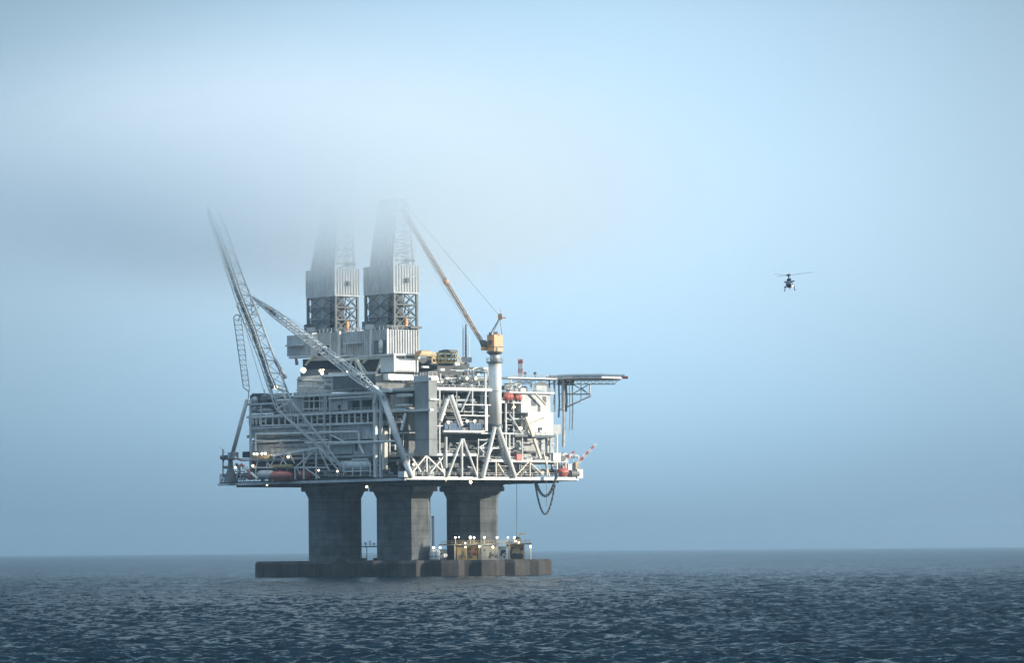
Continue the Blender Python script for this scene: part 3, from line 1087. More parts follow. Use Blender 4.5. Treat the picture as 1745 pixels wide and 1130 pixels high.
derrick('derrick', 'farther drilling derrick, left of the two, its clad top fading into low cloud', (525, 572, 609), (566, 502, 457, 352), (549, 577, 598), (530,))
derrick('derrick', 'nearer drilling derrick beside the orange crane boom, its clad top fading into cloud', (623.5, 672, 710), (561, 497, 451, 346), (644, 676, 696), (631,))


def module(name, label, xs, y0, y1, v, extra):
    bx = iso(*xs, y0, y1, v)
    u0, u1, v0, v1, z0, z1 = bx
    t = thing(name, G((u0 + u1) / 2, (v0 + v1) / 2, z0), label, 'drilling module', 'clad drilling modules')
    w = part('wall', rbs(MB().fbox(*bx), bx, 18, 12, .25, .4), M['clad'], t)
    part('base_beam', MB().fbox(u0 - .4, u1 + .3, v0 - .4, v1 + .4, z0 - .9, z0 - .01), M['white'], t)
    part('corner_trim', MB().fbox(u0 - .42, u0 + .3, v0 - .42, v0 + .3, z0, z1 + .15), M['white'], t)
    rl = MB().rail([G(u1, v0 + .1, z1), G(u0 + .1, v0 + .1, z1), G(u0 + .1, v1, z1)], 1.3, 2.2, .08)
    part('roof_rail', rl, M['lgrey'], t)
    extra(t, bx)
    return t


def ex_left(t, bx):
    u0, u1, v0, v1, z0, z1 = bx
    v = v0
    part('side_wing', MB().lbox(489, 530, 571, 606, v - 2.6, v - .3), M['clad'], t)
    part('balcony', MB().lbox(486, 511, 587, 590, v - 4.6, v - 2.62), M['lgrey'], t)
    part('corner_trim', MB().lbox(530, 532.4, 567, 608, v - 2.8, v - .31), M['white'], t)
    part('corner_trim', MB().lbox(562, 564, 565, 605, v - .6, v - .27), M['white'], t)
    part('opening_shade', MB().lbox(533, 560, 590, 606, v - .55, v - .28), M['black'], t)  # dark panel on the wall face, painted in for an opening's shade
    part('wing_beam', MB().lbox(492, 534, 607, 610, v - 3, v - .45), M['lgrey'], t)
    part('hanging_tube', MB().tube(LP(505, 610, v), LP(506, 622, v), .6, 8), M['grey'], t)
    part('roof_unit', MB().lbox(518, 527, 553, 566, v + 1, v + 4), M['dgrey'], t)
    part('roof_unit', MB().lbox(523, 530, 558, 566, v - 1, v + 1), M['lgrey'], t)
    part('base_beam', MB().lbox(533, 600, 606, 609, v - .9, v - .45), M['lgrey'], t)
def ex_right(t, bx):
    u0, u1, v0, v1, z0, z1 = bx
    v = v0
    part('corner_trim', MB().lbox(629.5, 632.5, 562, 606, v - .7, v - .27), M['white'], t)
    part('balcony', MB().lbox(585, 610, 583, 586, v - 2.2, v - .3), M['lgrey'], t)
    part('opening_shade', MB().lbox(637, 656, 580, 604, v - .55, v - .28), M['dgrey'], t)  # flat panel coloured dark to stand for the shade of a recess
    part('white_tank', MB().capsule(LP(649, 602, v - 1.2), LP(649, 579, v - 1.2), .75, 12), M['white'], t, True)
    part('roof_unit', MB().lbox(617, 626, 548, 562, v + 1, v + 4), M['dgrey'], t)
    part('roof_unit', MB().lbox(622, 630, 553, 562, v - 1, v + 1), M['lgrey'], t)
    part('base_beam', MB().lbox(608, 660, 604.5, 608, v - .9, v - .45), M['lgrey'], t)
    part('roof_walkway', MB().rbox(700, 719, 556, 560, u0 - .6, u0 + 3), M['dgrey'], t)
module('drilling_module', 'grey ribbed box module under the farther derrick, with a wing and balcony', (531, 579, 620), 565, 608, 20, ex_left)
module('drilling_module', 'ribbed box module under the nearer derrick, its right side sunlit and nearly white', (586, 660.5, 713), 561, 606, 20, ex_right)

# white driller's hut under the sunlit module
hu = RU(690, 620, 14)
hut = thing('control_hut', RP(690, 634, 14), 'small white hut with two dark windows under the sunlit drilling module', 'hut')
part('wall', MB().rbox(673, 712, 606.5, 634, 14, 22).ribs_r(676, 709, 616, 630, 14.01, 9, .2, .12), M['white'], hut)
for a in ((676, 689.5), (693, 707)):
    part('window', MB().rbox(*a, 607, 611, 13.85, 13.99), M['glass'], hut)
part('skirting', MB().rbox(676, 707, 632, 633.4, 13.8, 13.98), M['dgrey'], hut)
part('eaves', MB().rbox(671, 714, 603, 606, 13.4, 22.2), M['white'], hut)
for x in (672.5, 712): part('corner_post', MB().rbox(x - 1, x + 1, 606, 634, 13.6, 13.95), M['white'], hut)

# grey tower standing at the sunlit side
bx = iso(707, 731.5, 745, 650, 776, 4)
tw = thing('service_tower', G((bx[0] + bx[1]) / 2, (bx[2] + bx[3]) / 2, bx[4]), 'tall plain grey tower block standing upright against the near side of the deck', 'tower')
part('shell', MB().fbox(*bx), M['tower'], tw)
part('cap', MB().fbox(bx[0] - .3, bx[1] + .3, bx[2] - .3, bx[3] + .3, bx[5], bx[5] + 2.0), M['lgrey'], tw)
part('cap_rail', MB().rail([G(bx[1], bx[2], bx[5] + 2), G(bx[0], bx[2], bx[5] + 2), G(bx[0], bx[3], bx[5] + 2)], 1.2, 1.5, .08), M['white'], tw)
part('landing', MB().rbox(733, 748, 679.5, 682, bx[0] - 1.0, bx[0] - .02), M['white'], tw)
part('landing', MB().rbox(735, 748, 643, 648, bx[0] - .9, bx[0] - .32), M['white'], tw)
part('seam', MB().fbox(bx[0] - .06, bx[1] + .06, bx[2] - .06, bx[3] + .06, LU(731, 749, 4)[1] - .15, LU(731, 749, 4)[1] + .15), M['dgrey'], tw)
part('landing', MB().lbox(663, 733, 698.5, 702, 2.4, 3.95), M['white'], tw)
part('duct', MB().lbox(696, 707, 664, 694, 5, 8), M['dark'], tw)


# ------------------------------------------------------------------ right-hand pedestal crane
cx = RU(844, 725, 1.5)
cb = RP(844, 726, 1.5)
cr = thing('pedestal_crane', cb, 'orange pedestal crane on a thick white column, its long boom raised into the cloud', 'crane')
def cz(y): return P(844, y, cb.y).z
k = cb.y / F
part('pedestal', MB().lathe((cb.x, cb.y), [(11 * k, cz(728)), (11 * k, cz(618))], 28), M['white'], cr, True)
part('pedestal_band', MB().lathe((cb.x, cb.y), [(11.15 * k, cz(668)), (11.15 * k, cz(666.6))], 28), M['grey'], cr)
part('pedestal_foot', MB().lathe((cb.x, cb.y), [(9 * k, cz(734)), (12.5 * k, cz(731)), (12.5 * k, cz(725)), (11 * k, cz(723))], 24), M['dgrey'], cr)
part('slewing_neck', MB().lathe((cb.x, cb.y), [(8.2 * k, cz(618)), (8.2 * k, cz(604))], 24), M['lgrey'], cr, True)
gl = MB().lathe((cb.x, cb.y), [(14 * k, cz(619)), (14 * k, cz(616.6))], 20)
part('gallery', gl, M['dgrey'], cr)
gr = MB()
ring = [V((cb.x + 14 * k * math.cos(q * .5236), cb.y + 14 * k * math.sin(q * .5236), cz(616.6))) for q in range(13)]
gr.rail(ring, 1.2, 1.5, .07)
part('gallery_rail', gr, M['grey'], cr)
part('turntable', MB().lathe((cb.x, cb.y), [(9 * k, cz(605)), (14 * k, cz(601)), (14 * k, cz(599))], 24), M['steel'], cr)
def cbox(x0, x1, y0, y1, ya, yb): # axis box round the crane, metres in depth from its centre
    a, b = P(x0, y0, cb.y + ya), P(x1, y1, cb.y + ya)
    return [(a.x, cb.y + yb, b.z), (a.x, cb.y + ya, b.z), (b.x, cb.y + ya, b.z), (b.x, cb.y + yb, b.z), (a.x, cb.y + yb, a.z), (a.x, cb.y + ya, a.z), (b.x, cb.y + ya, a.z), (b.x, cb.y + yb, a.z)]
vc = (V((cb.x, cb.y, 0)) - C0).dot(DR)
bx = iso(830, 842.5, 857, 570, 599.5, vc - 1.9)
hs = part('machinery_house', MB().fbox(*bx), M['orange'], cr)
part('house_trim', MB().fbox(bx[0] - .12, bx[1] + .1, bx[2] - .12, bx[3] + .12, bx[4] + 1.6, bx[4] + 1.9), M['steel'], hs)
part('louvre', MB().fbox(bx[0] + 1.2, bx[0] + 3.0, bx[2] - .12, bx[2] - .01, bx[4] + 2.4, bx[4] + 4.0), M['dgrey'], hs)
part('door', MB().fbox(bx[0] - .1, bx[0] - .01, bx[2] + .6, bx[2] + 1.4, bx[4] + .3, bx[4] + 1.5), M['dgrey'], hs)
bx2 = iso(819.5, 826, 830.5, 582, 597, vc - 2.6)
cab = part('operator_cab', MB().fbox(*bx2), M['orange'], cr)
part('cab_window', MB().fbox(bx2[0] + .3, bx2[1] - .3, bx2[2] - .1, bx2[2] - .01, bx2[4] + 1.3, bx2[5] - .4), M['glass'], cab)
part('cab_window', MB().fbox(bx2[0] - .1, bx2[0] - .01, bx2[2] + .25, bx2[3] - .25, bx2[4] + 1.3, bx2[5] - .4), M['glass'], cab)
part('roof_unit', MB().hexa(cbox(833, 838, 566.5, 572, -1.5, 0)), M['dgrey'], cr)
part('roof_unit', MB().hexa(cbox(841, 848, 565.5, 570, -1.0, 1)), M['orange'], cr)
hk = V((P(852, 541, cb.y).x, cb.y, P(852, 541, cb.y).z))
af = MB()
for s in (-1.6, 1.6):
    for (x, y) in ((835, 570), (841, 567), (856, 571)):
        b_ = P(x, y, cb.y + s)
        af.tube(b_, hk + V((0, s * .35, 0)), .22, 6)
part('a_frame', af, M['grey'], cr)
part('mast_head', MB().hexa(cbox(848.5, 855.5, 535, 544.5, -1.0, 1.0)), M['orange'], cr)
part('mast_head_arm', MB().tube(P(855, 541, cb.y), P(862, 541.5, cb.y), .25, 6).tube(P(853, 535, cb.y), P(853, 526, cb.y), .09, 5), M['orange'], cr)
bf, bt = P(823, 586, cb.y - .3), P(683, 352, cb.y - 14)
bm = MB()
bm.lattice(bf, bt, 1.3, 1.5, 44, .15, V((0, 1, 0)), .09)
bm.tube(bf, bt, .34, 8)
part('boom', bm, M['boom'], cr)
f_ = .452
q = bf.lerp(bt, f_)
part('boom_joint', MB().ball(q + V((0, -.4, 0)), 1.05, 8, 6, 1.0, 1.2, 1.0), M['orange'], cr)
for f_ in (.78, .2): part('boom_joint', MB().ball(bf.lerp(bt, f_), .55, 8, 6), M['orange'], cr)
part('boom_foot', MB().hexa(cbox(818, 829, 580, 588, -1.4, -.1)), M['steel'], cr)
pd = MB()
for s in (-.7, 0, .7): pd.tube(hk + V((0, s * .5, .4)), bt + V((1.2, s, 1.2)), .075, 5)
pd.tube(q + V((-1.5, 0, -.6)), P(797, 556, cb.y), .06, 5)
pd.tube(bt, q + V((-1.5, 0, -.6)), .06, 5)
part('pendant_rope', pd, M['grey'], cr)

# ------------------------------------------------------------------ left-hand crane with its boom lowered
lc = LP(640, 668, 3)
lf = thing('lattice_boom_crane', lc, 'grey crane on the roof edge with its lattice boom lowered to the upper left', 'crane')
part('machinery_house', MB().lbox(618, 640, 643, 662, 1.0, 6), M['lgrey'], lf)
part('roof_plate', MB().lbox(616, 641, 640.5, 643, .8, 6.2), M['white'], lf)
part('cab', MB().lbox(626, 635, 650, 661, -.6, .95), M['glass'], lf)
part('pedestal', MB().lathe((LP(632, 668, 3.5).x, LP(632, 668, 3.5).y), [(1.8, Z(672)), (1.8, LU(632, 662, 3.5)[1])], 16), M['lgrey'], lf)
part('a_frame', MB().tube(LP(606, 612, 3), LP(622, 642, 2), .5, 8).tube(LP(608, 611, 3), LP(630, 643, 5), .3, 6).tube(LP(604, 612, 3), LP(610, 640, 4), .3, 6), M['cream'], lf)
part('boom_foot', MB().beam(LP(655, 676, -2), LP(636, 660, -2.4), 1.5).beam(LP(655, 682, -2), LP(655, 672, -2), .6), M['lgrey'], lf)
bm = MB()
p0, p1, p2, p3 = LP(646, 671, -2.2), LP(618, 648, -3), LP(470, 536, -6), LP(426, 503, -7)
bm.lattice(p0, p1, .7, 2.5, 3, .22, UP, .14)
bm.lattice(p1, p2, 2.5, 2.1, 20, .22, UP, .13)
bm.lattice(p2, p3, 2.1, .35, 6, .2, UP, .12)
part('boom', bm, M['lgrey'], lf)
part('boom_stop', MB().beam(LP(466, 532, -6), LP(455, 523, -6), 1.0), M['orange'], lf)
part('boom_stop', MB().beam(LP(469, 535, -6), LP(462, 529, -6), 1.15), M['dgrey'], lf)
part('jib_strut', MB().tube(p3, LP(430, 537, -6), .16, 6).tube(LP(445, 518, -6), LP(418, 522, -6), .16, 6).tube(LP(445, 518, -6), LP(420, 545, -6), .16, 6), M['grey'], lf)
part('hoist_rope', MB().tube(LP(608, 611, 3), p3, .06, 5).tube(LP(604, 612, 3), p2, .06, 5), M['grey'], lf)

# ------------------------------------------------------------------ flare boom
fb0 = LP(575, 800, -1.5)
fl = thing('flare_boom', fb0, 'long lattice flare boom leaning out over the left end, dark pipe along it', 'flare boom')
SEC = [(566, 787, 586, 801), (536, 757, 546, 745), (470, 697, 497, 684), (455, 656, 487, 657), (441, 613, 470, 614), (424, 570, 454, 572), (410, 534, 441, 536), (398, 500, 427, 503),
       (386, 464, 413, 465), (375, 430, 400, 430), (364, 398, 388, 396), (352, 362, 374, 360)]
rings = []
for i, (xa, ya, xb, yb) in enumerate(SEC):
    Y = fb0.y - 1.5 + i * .6
    w = 4.6 if i > 1 else 2.5 + i
    rings.append([P(xa, ya, Y - w / 2), P(xb, yb, Y - w / 2), P(xb - 1, yb + 2, Y + w / 2), P(xa + 5, ya + 1, Y + w / 2)])
ch, bc = MB(), MB()
for i in range(len(rings) - 1):
    for k in range(4): ch.tube(rings[i][k], rings[i + 1][k], .24 if i < 3 else .2, 6)
    for h in range(2):
        fa, fb = h / 2, (h + 1) / 2
        A = [rings[i][k].lerp(rings[i + 1][k], fa) for k in range(4)]
        B = [rings[i][k].lerp(rings[i + 1][k], fb) for k in range(4)]
        for k in range(4):
            j = (k + 1) % 4
            if i > 1 or h: bc.tube(A[k], A[j], .12, 5)
            if (h + k) % 2: bc.tube(A[k], B[j], .12, 5)
            else: bc.tube(A[j], B[k], .12, 5)
part('chord', ch, M['lgrey'], fl)
part('lacing', bc, M['lgrey'], fl)
pipe = [(465, 662), (455, 637), (443, 600), (430, 562), (417, 530), (404, 498), (392, 462), (380, 428), (367, 394), (357, 366)]
pm = MB()
pm.path([P(x, y, fb0.y + .2 + i * .6) for i, (x, y) in enumerate(pipe)], .58, 8)
part('flare_pipe', pm, M['dgrey'], fl)
part('flare_pipe', MB().path([P(x + 6, y - 1, fb0.y + 1.2 + i * .6) for i, (x, y) in enumerate(pipe)], .3, 8), M['grey'], fl)
part('flare_tip', MB().tube(P(357, 366, fb0.y + 5.6), P(353, 352, fb0.y + 6), .8, 10, .6), M['dark'], fl)
part('hinge_arm', MB().tube(P(468, 613, fb0.y), P(487, 645, fb0.y), .7, 8), M['grey'], fl)
part('hinge_arm', MB().tube(LP(472, 683, -1), LP(495, 682, -1), .35, 6).tube(LP(472, 697, -1), LP(493, 683, -1), .3, 6), M['white'], fl)
part('hinge_arm', MB().tube(P(455, 656, fb0.y), LP(490, 668, 0), .3, 6).tube(LP(478, 660, 1), LP(490, 690, 0), .3, 6), M['lgrey'], fl)
ac = MB()
def lq(x, y): return P(x, y, fb0.y + 6)
for a, b in (((398, 541), (414.5, 660)), ((411, 539), (425, 662)), ((398, 541), (403, 536)), ((403, 536), (411, 539)), ((414.5, 660), (424, 668)), ((425, 662), (424, 668)), ((424, 668), (423, 680)), ((411, 539), (403, 520)), ((409, 537), (406, 548))):
    ac.tube(lq(*a), lq(*b), .2, 6)
for i in range(14):
    f = i / 13
    ac.tube(lq(398 + 16 * f, 544 + 112 * f), lq(411 + 13.6 * f, 546 + 112 * f), .1, 5)
    if i < 13: ac.tube(lq(398 + 16 * f, 544 + 112 * f), lq(412 + 13.6 * f, 554.5 + 112 * f), .07, 5)
part('access_ladder', ac, M['grey'], fl)
part('stay_rope', MB().tube(P(424, 570, fb0.y + 2), LP(462, 668, 2), .09, 5).tube(P(412, 540, fb0.y + 2), LP(450, 668, 2), .09, 5), M['grey'], fl)
# ------------------------------------------------------------------ living quarters and helideck on the sunlit side
lq_ = thing('living_quarters', RP(924, 742, 2), 'white accommodation block at the right end, under the helideck', 'accommodation')
w = part('wall', MB().rbox(900, 943, 703, 742, .6, 16), M['white'], lq_)
part('wall_band', MB().rbox(900, 943.5, 723, 725, .5, .59), M['lgrey'], w)
for a in ((917, 920, 729, 737), (921, 924, 729, 733)): part('window', MB().rbox(*a, .5, .59), M['glass'], lq_)
part('upper_storey', MB().rbox(888, 938, 671, 704, .8, 16), M['lgrey'], lq_)
for a in ((906, 913, 682, 692), (917, 921, 692, 702), (925, 931, 676, 686)): part('window', MB().rbox(*a, .7, .79), M['dgrey'], lq_)
part('roof_slab', MB().rbox(868, 946, 667.5, 671, -.4, 18), M['lgrey'], lq_)
part('lower_storey', MB().rbox(880, 944, 746, 786, 2.5, 16), M['grey'], lq_)
part('gallery', MB().rbox(878, 948, 741.5, 745, -.8, 2.4), M['dgrey'], lq_)
part('side_balcony', MB().rbox(943.5, 956, 724, 740, 2, 6), M['grey'], lq_)
ab = RU(920, 668, 3)
arch = MB()
def arch_pts(x0, x1, yb, yt, u):
    pts = []
    for k in range(9):
        a = math.pi * k / 8
        x = (x0 + x1) / 2 - (x1 - x0) / 2 * math.cos(a)
        pts.append(RP(x, yb - (yb - yt) * math.sin(a) ** .7, u))
    return pts
A, B = arch_pts(908, 937, 667.3, 651, 2), arch_pts(908, 937, 667.3, 651, 12)
arch.add(A + B, [tuple(range(8, -1, -1)), tuple(range(9, 18))] + [(i, i + 1, i + 10, i + 9) for i in range(8)] + [(8, 0, 9, 17)])
part('arched_roof_house', arch, M['dgrey'], lq_)
part('arch_front', MB().rbox(914, 932, 657, 667, 1.9, 1.98), M['grey'], lq_)
st = MB()
st.rb(896, 711, 908, 744, -1.2, .95)
st.rb(910, 748, 921, 782, -1.2, .95)
part('stair_flight', st, M['cream'], lq_)
part('brace', MB().tube(RP(912, 671, -.6), RP(930, 690, -.6), .35, 8), M['cream'], lq_)
part('brace', MB().tube(RP(928, 712, .3), RP(903, 722, .3), .3, 6), M['cream'], lq_)
hr = MB()
for y, x0, x1 in ((741, 880, 946), (667, 870, 944)):
    a, b = RP(x0, y, -.5), RP(x1, y, -.5); b.z = a.z
    hr.rail([a, b], 1.2, 2.2, .07)
part('handrail', hr, M['lgrey'], lq_)

HZt = RP(990, 641.5, 4).z
hc = RP(1000, 642, 6)
hd = thing('helideck', hc, 'flat helicopter deck jutting out at the upper right with a red tipped edge', 'helideck')
def octa(r, z0, z1, ph=.3927):
    return MB().lathe((hc.x, hc.y), [(r, z0), (r, z1)], 8, ph)
part('landing_deck', octa(13.0, HZt - .5, HZt), M['grey'], hd)
part('edge_beam', octa(13.15, HZt - 1.0, HZt - .52), M['white'], hd)
net = MB()
for k in range(8):
    a0, a1 = .3927 + k * math.pi / 4, .3927 + (k + 1) * math.pi / 4
    p = [V((hc.x + r * math.cos(a), hc.y + r * math.sin(a), z)) for r, a, z in ((13.2, a0, HZt - .3), (13.2, a1, HZt - .3), (14.4, a1, HZt + .35), (14.4, a0, HZt + .35))]
    for j in range(7):
        f = j / 6
        net.tube(p[0].lerp(p[1], f), p[3].lerp(p[2], f), .07, 4)
    for f in (.35, .7, 1): net.tube(p[0].lerp(p[3], f), p[1].lerp(p[2], f), .07, 4)
part('safety_net', net, M['steel'], hd)
for an in (0.0, 3.3):
    a = V((hc.x + 12.6 * math.cos(an), hc.y + 12.6 * math.sin(an), HZt - .4))
    part('red_edge_marker', MB().beam(a, a + V((2.0 * math.cos(an), 2.0 * math.sin(an), 0)), 1.0, .9), M['red'], hd)
tr = MB()
x0, x1, Yh = 1000, 1052, hc.y - 5
for k in range(-6, 9):
    xa, xb = 945 + k * 12, 957 + k * 12
    if xb > 1056: break
    tr.tube(P(xa, 648, Yh), P((xa + xb) / 2, 655, Yh), .16, 5).tube(P((xa + xb) / 2, 655, Yh), P(xb, 648, Yh), .16, 5)
tr.tube(P(873, 655, Yh), P(1048, 655, Yh), .2, 5)
tr.tube(P(873, 648, Yh), P(1056, 648, Yh), .26, 5)
part('deck_truss', tr, M['white'], hd)
part('link_bridge', MB().rbox(866, 950, 643.5, 646, 1, 9), M['lgrey'], hd)
part('link_rail', MB().rail([RP(868, 643.4, 1), V((RP(948, 643.4, 1).x, RP(948, 643.4, 1).y, RP(868, 643.4, 1).z))], 1.2, 2, .08), M['grey'], hd)
sp = MB()
for a, b, r in (((1005, 655), (1005, 676), .3), ((990, 655), (990, 690), .18), ((1007, 672), (955, 672), .28), ((1007, 675), (968, 693), .3), ((968, 693), (950, 700), .25), ((976, 655), (1004, 672), .18), ((1004, 655), (975, 672), .18),
                ((1005, 674), (990, 660), .16), ((958, 646), (958, 700), .3)):
    sp.tube(P(*a, Yh + 1), P(*b, Yh + 1), r, 6)
for a, b, r in (((870, 646), (870, 668), .3), ((905, 646), (905, 660), .4), ((945, 648), (945, 705), .35)):
    part('support_post', MB().tube(P(*a, Yh + 1), P(*b, Yh + 1), r, 6), M['white'], hd)
part('support_frame', sp, M['white'], hd)
part('under_deck_gear', MB().hexa([P(950, 657, Yh + 2), P(950, 657, Yh), P(978, 657, Yh), P(978, 657, Yh + 2), P(950, 646, Yh + 2), P(950, 646, Yh), P(978, 646, Yh), P(978, 646, Yh + 2)]), M['dark'], hd)
for x, h, m in ((895, 5, 'dgrey'), (912, 5, 'dgrey')):
    part('fire_monitor', MB().tube(RP(x, 644, 3), RP(x, 637, 3), .2, 6).ball(RP(x, 636.5, 3), .6, 8, 6), M[m], hd)

# pipes and hoses that hang under the helideck edge
hanging = [(936, 647, 706, .28, 'steel', 'thin rust-grey hose hanging under the helideck, leftmost of the row'), (943.5, 650, 690, .22, 'grey', 'short thin grey hose hanging second from the left under the helideck'),
           (952, 650, 712, .34, 'blue', 'dark blue hose hanging straight down under the helideck'), (960, 648, 762, .6, 'grey', 'thickest grey riser hanging under the helideck down to the lower deck'),
           (964.5, 655, 702, .4, 'dark', 'short black hose hanging beside the thick grey riser'), (970, 652, 742, .16, 'lgrey', 'very thin pale line hanging right of the thick grey riser'),
           (975, 648, 733, .24, 'steel', 'thin rusty hose hanging at the outer right of the row under the helideck')]
for x, y0, y1, r, m, lab in hanging:
    a, b = P(x, y0, Yh - .6), P(x, y1, Yh - .6)
    mid = a.lerp(b, .6) + V((.25, 0, 0))
    o = MB().path([a, a.lerp(b, .3) + V((.12, 0, 0)), mid, b], r, 6).build('hanging_hose', M[m], None, origin=a)
    tag(o, lab, 'hose', 'hoses hanging under the helideck')

# ------------------------------------------------------------------ masts
mp = P(794, 612, 1475)
t = thing('radio_mast', mp, 'slim grey lattice mast standing on the upper deck left of the orange crane', 'mast')
part('post', MB().tube(mp - UP * 2, P(794, 553, 1475), .42, 8, .25), M['dgrey'], t)
part('post', MB().tube(P(799.5, 612, 1475), P(799.5, 572, 1475), .2, 6), M['white'], t)
lt = MB()
for k in range(9): lt.tube(P(789, 610 - k * 6, 1475), P(794, 606 - k * 6, 1475), .1, 4)
lt.tube(P(789, 612, 1475), P(789, 560, 1475), .16, 5)
part('ladder', lt, M['grey'], t)
part('aerial', MB().tube(P(789, 560, 1475), P(788, 548, 1475), .07, 4), M['grey'], t)
part('mast_base', MB().hexa([P(x, y, Y) for y in (618, 609) for x, Y in ((786, 1478), (786, 1473), (804, 1473), (804, 1478))]), M['grey'], t)
mp = RP(887, 644, 3)
t = thing('signal_mast', mp, 'small red and white lattice mast left of the helideck', 'mast')
for k in range(4):
    a, b = P(887, 644 - k * 8, mp.y), P(887, 636 - k * 8, mp.y)
    part('mast_section', MB().lattice(a, b, 1.5, 1.4, 2, .16, V((0, 1, 0)), .1), M['red' if k % 2 else 'white'], t)
part('mast_head', MB().beam(P(884, 617, mp.y), P(890, 617, mp.y), .5).tube(P(887, 617, mp.y), P(887, 612, mp.y), .15, 5), M['red'], t)

# orange and yellow gear on the upper deck
pr = RP(748, 618, 14)
t = thing('pipe_rack', pr, 'yellow and rusty rack of stored gear on the upper deck right of the drilling modules', 'rack')
fr = MB()
for x in (736, 747, 758, 769, 779):
    fr.rb(x, 600, x, 622, 12, .45).rb(x, 603, x + 9, 620, 12, .3)
for y in (602, 610, 618): fr.rb(736, y, 780, y, 12, .45)
part('frame', fr, M['yellow'], t)
for a in ((738, 752, 604, 611), (756, 776, 604, 610), (738, 748, 613, 619), (752, 764, 612, 619), (768, 778, 613, 620)):
    part('stored_crate', MB().rbox(*a, 12.5, 16), M[R0.choice(('ochre', 'yellow', 'steel', 'dgrey'))], t)
part('dark_floor', MB().rbox(734, 782, 619.5, 622, 11.5, 18), M['dark'], t)
for a, m, lab, nm in (((718, 736, 598.5, 603.5, 10, 13), 'orange', 'bright orange flat crate on top of the upper deck beside the sunlit module', 'crate'), ((715, 744, 603.6, 607, 9.5, 14), 'ochre', 'long brown steel tray under the orange crate', 'tray'),
                      ((760, 780, 597, 601, 13, 17), 'dgrey', 'dark grey flat unit lying on top of the yellow rack', 'container')):
    o = MB().rbox(*a)
    e = tag(o.build('deck_' + nm, M[m], None, origin=RP(a[0], a[3], a[4])), lab, nm)
    if nm != 'tray':
        part('lifting_frame', MB().rbox(a[0] + 2, a[1] - 2, a[2] - 1.2, a[2], a[4] + .5, a[5] - .5), M['steel'], e)

# ------------------------------------------------------------------ lifeboats, tanks, containers on the deck edge
def lifeboat(a, b, r, label, m='red', rot=None, cover=.62):
    a, b = V(a), V(b)
    c = (a + b) / 2
    t = thing('lifeboat', c - UP * r, label, 'lifeboat', 'orange-red enclosed lifeboats')
    d = (b - a); Ld = d.length; d.normalize()
    s = d.cross(UP).normalized()
    vs, fs = [], []
    n = 14
    prof = [(0, .12), (.06, .5), (.16, .82), (.32, .98), (.5, 1), (.68, .98), (.84, .84), (.94, .55), (1, .15)]
    for f, q in prof:
        p = a + d * Ld * f
        for k in range(n):
            an = 2 * math.pi * k / n
            x, z = math.cos(an), math.sin(an)
            zz_ = z * (1.0 if z > 0 else 1.1)
            lift = .18 * r * abs(2 * f - 1) ** 2
            vs.append(p + s * (x * r * q * (1 if z > -.3 else .8)) + UP * (zz_ * r * (q * .85 + .15 * (q > .3)) + lift))
    for i in range(len(prof) - 1):
        for k in range(n): fs.append((i * n + k, i * n + (k + 1) % n, (i + 1) * n + (k + 1) % n, (i + 1) * n + k))
    fs += [tuple(range(n - 1, -1, -1)), tuple(range((len(prof) - 1) * n, len(prof) * n))]
    part('hull', MB().add(vs, fs), M[m], t, True)
    part('fender', MB().path([a.lerp(b, f) + s * r * q * 1.02 * sg - UP * r * .1 for f, q in prof[1:-1]], .1, 5) if (sg := (1 if s.y < 0 else -1)) else None, M['dgrey'], t)
    w = (b - a) * .18
    part('conning_hatch', MB().beam(c - w * .5 + UP * r * 1.05, c + w * .5 + UP * r * 1.05, r * .7, r * .4), M[m], t)
    for f in (.25, .75):
        p = a.lerp(b, f)
        part('davit_hook', MB().tube(p + UP * r * .9, p + UP * (r + 2.2), .12, 5), M['grey'], t)
    return t
lifeboat(LP(461, 812.5, -2.2), LP(498, 811.5, -2.2), 1.75, 'big orange-red enclosed lifeboat at the left deck edge, next to the grey tank')
lifeboat(LP(506, 811, 2.4), LP(530, 810, 2.4), 1.5, 'orange-red lifeboat behind the white truss posts at the left deck edge')
lifeboat(RP(950, 806, -.4), RP(968, 805, -.4), 1.45, 'orange-red lifeboat at the lower right corner of the deck')
def vessel(name, a, b, r, m, label, cat, legs=2, group=None):
    c = (V(a) + V(b)) / 2
    t = thing(name, c - UP * r * 1.3, label, cat, group)
    part('shell', MB().capsule(a, b, r, 16), M[m], t, True)
    for k in range(legs):
        p = V(a).lerp(V(b), (k + .5) / legs)
        part('saddle', MB().beam(p - UP * r * 1.45, p - UP * r * .75, r * 1.3, .4), M['dgrey'], t)
    return t
vessel('storage_tank', LP(441, 809.5, -1.6), LP(467, 809, -1.6), 1.6, 'lgrey', 'pale grey round-ended tank at the left deck edge, left of the big lifeboat', 'tank')
vessel('storage_tank', LP(580, 794.5, -1.0), LP(630, 793, -1.0), 1.7, 'lgrey', 'long pale horizontal vessel in a pipe frame on the deck above the gap between shafts', 'tank', 3)
fr = MB()
for x in (586, 601, 615, 631): fr.lb(x, 789, x, 812, -2.6, .3)
fr.lb(584, 804, 632, 802.5, -2.6, .35).lb(600, 783.5, 627, 782.5, -2.0, .5).lb(586, 789, 586, 804, -2.8, .5)
o = fr.build('tank_frame', M['white'], None, origin=LP(608, 812, -2.6))
tag(o, 'white pipe frame around the long horizontal vessel', 'frame')
vessel('red_tank', RP(859.5, 676.5, .2), RP(873.5, 676, .2), 1.5, 'red', 'larger red tank on the white beam right of the crane column', 'tank')
vessel('red_tank', RP(877, 677.5, .2), RP(888.5, 677.5, .2), 1.1, 'red', 'smaller red tank on the white beam, nearer the living quarters', 'tank')
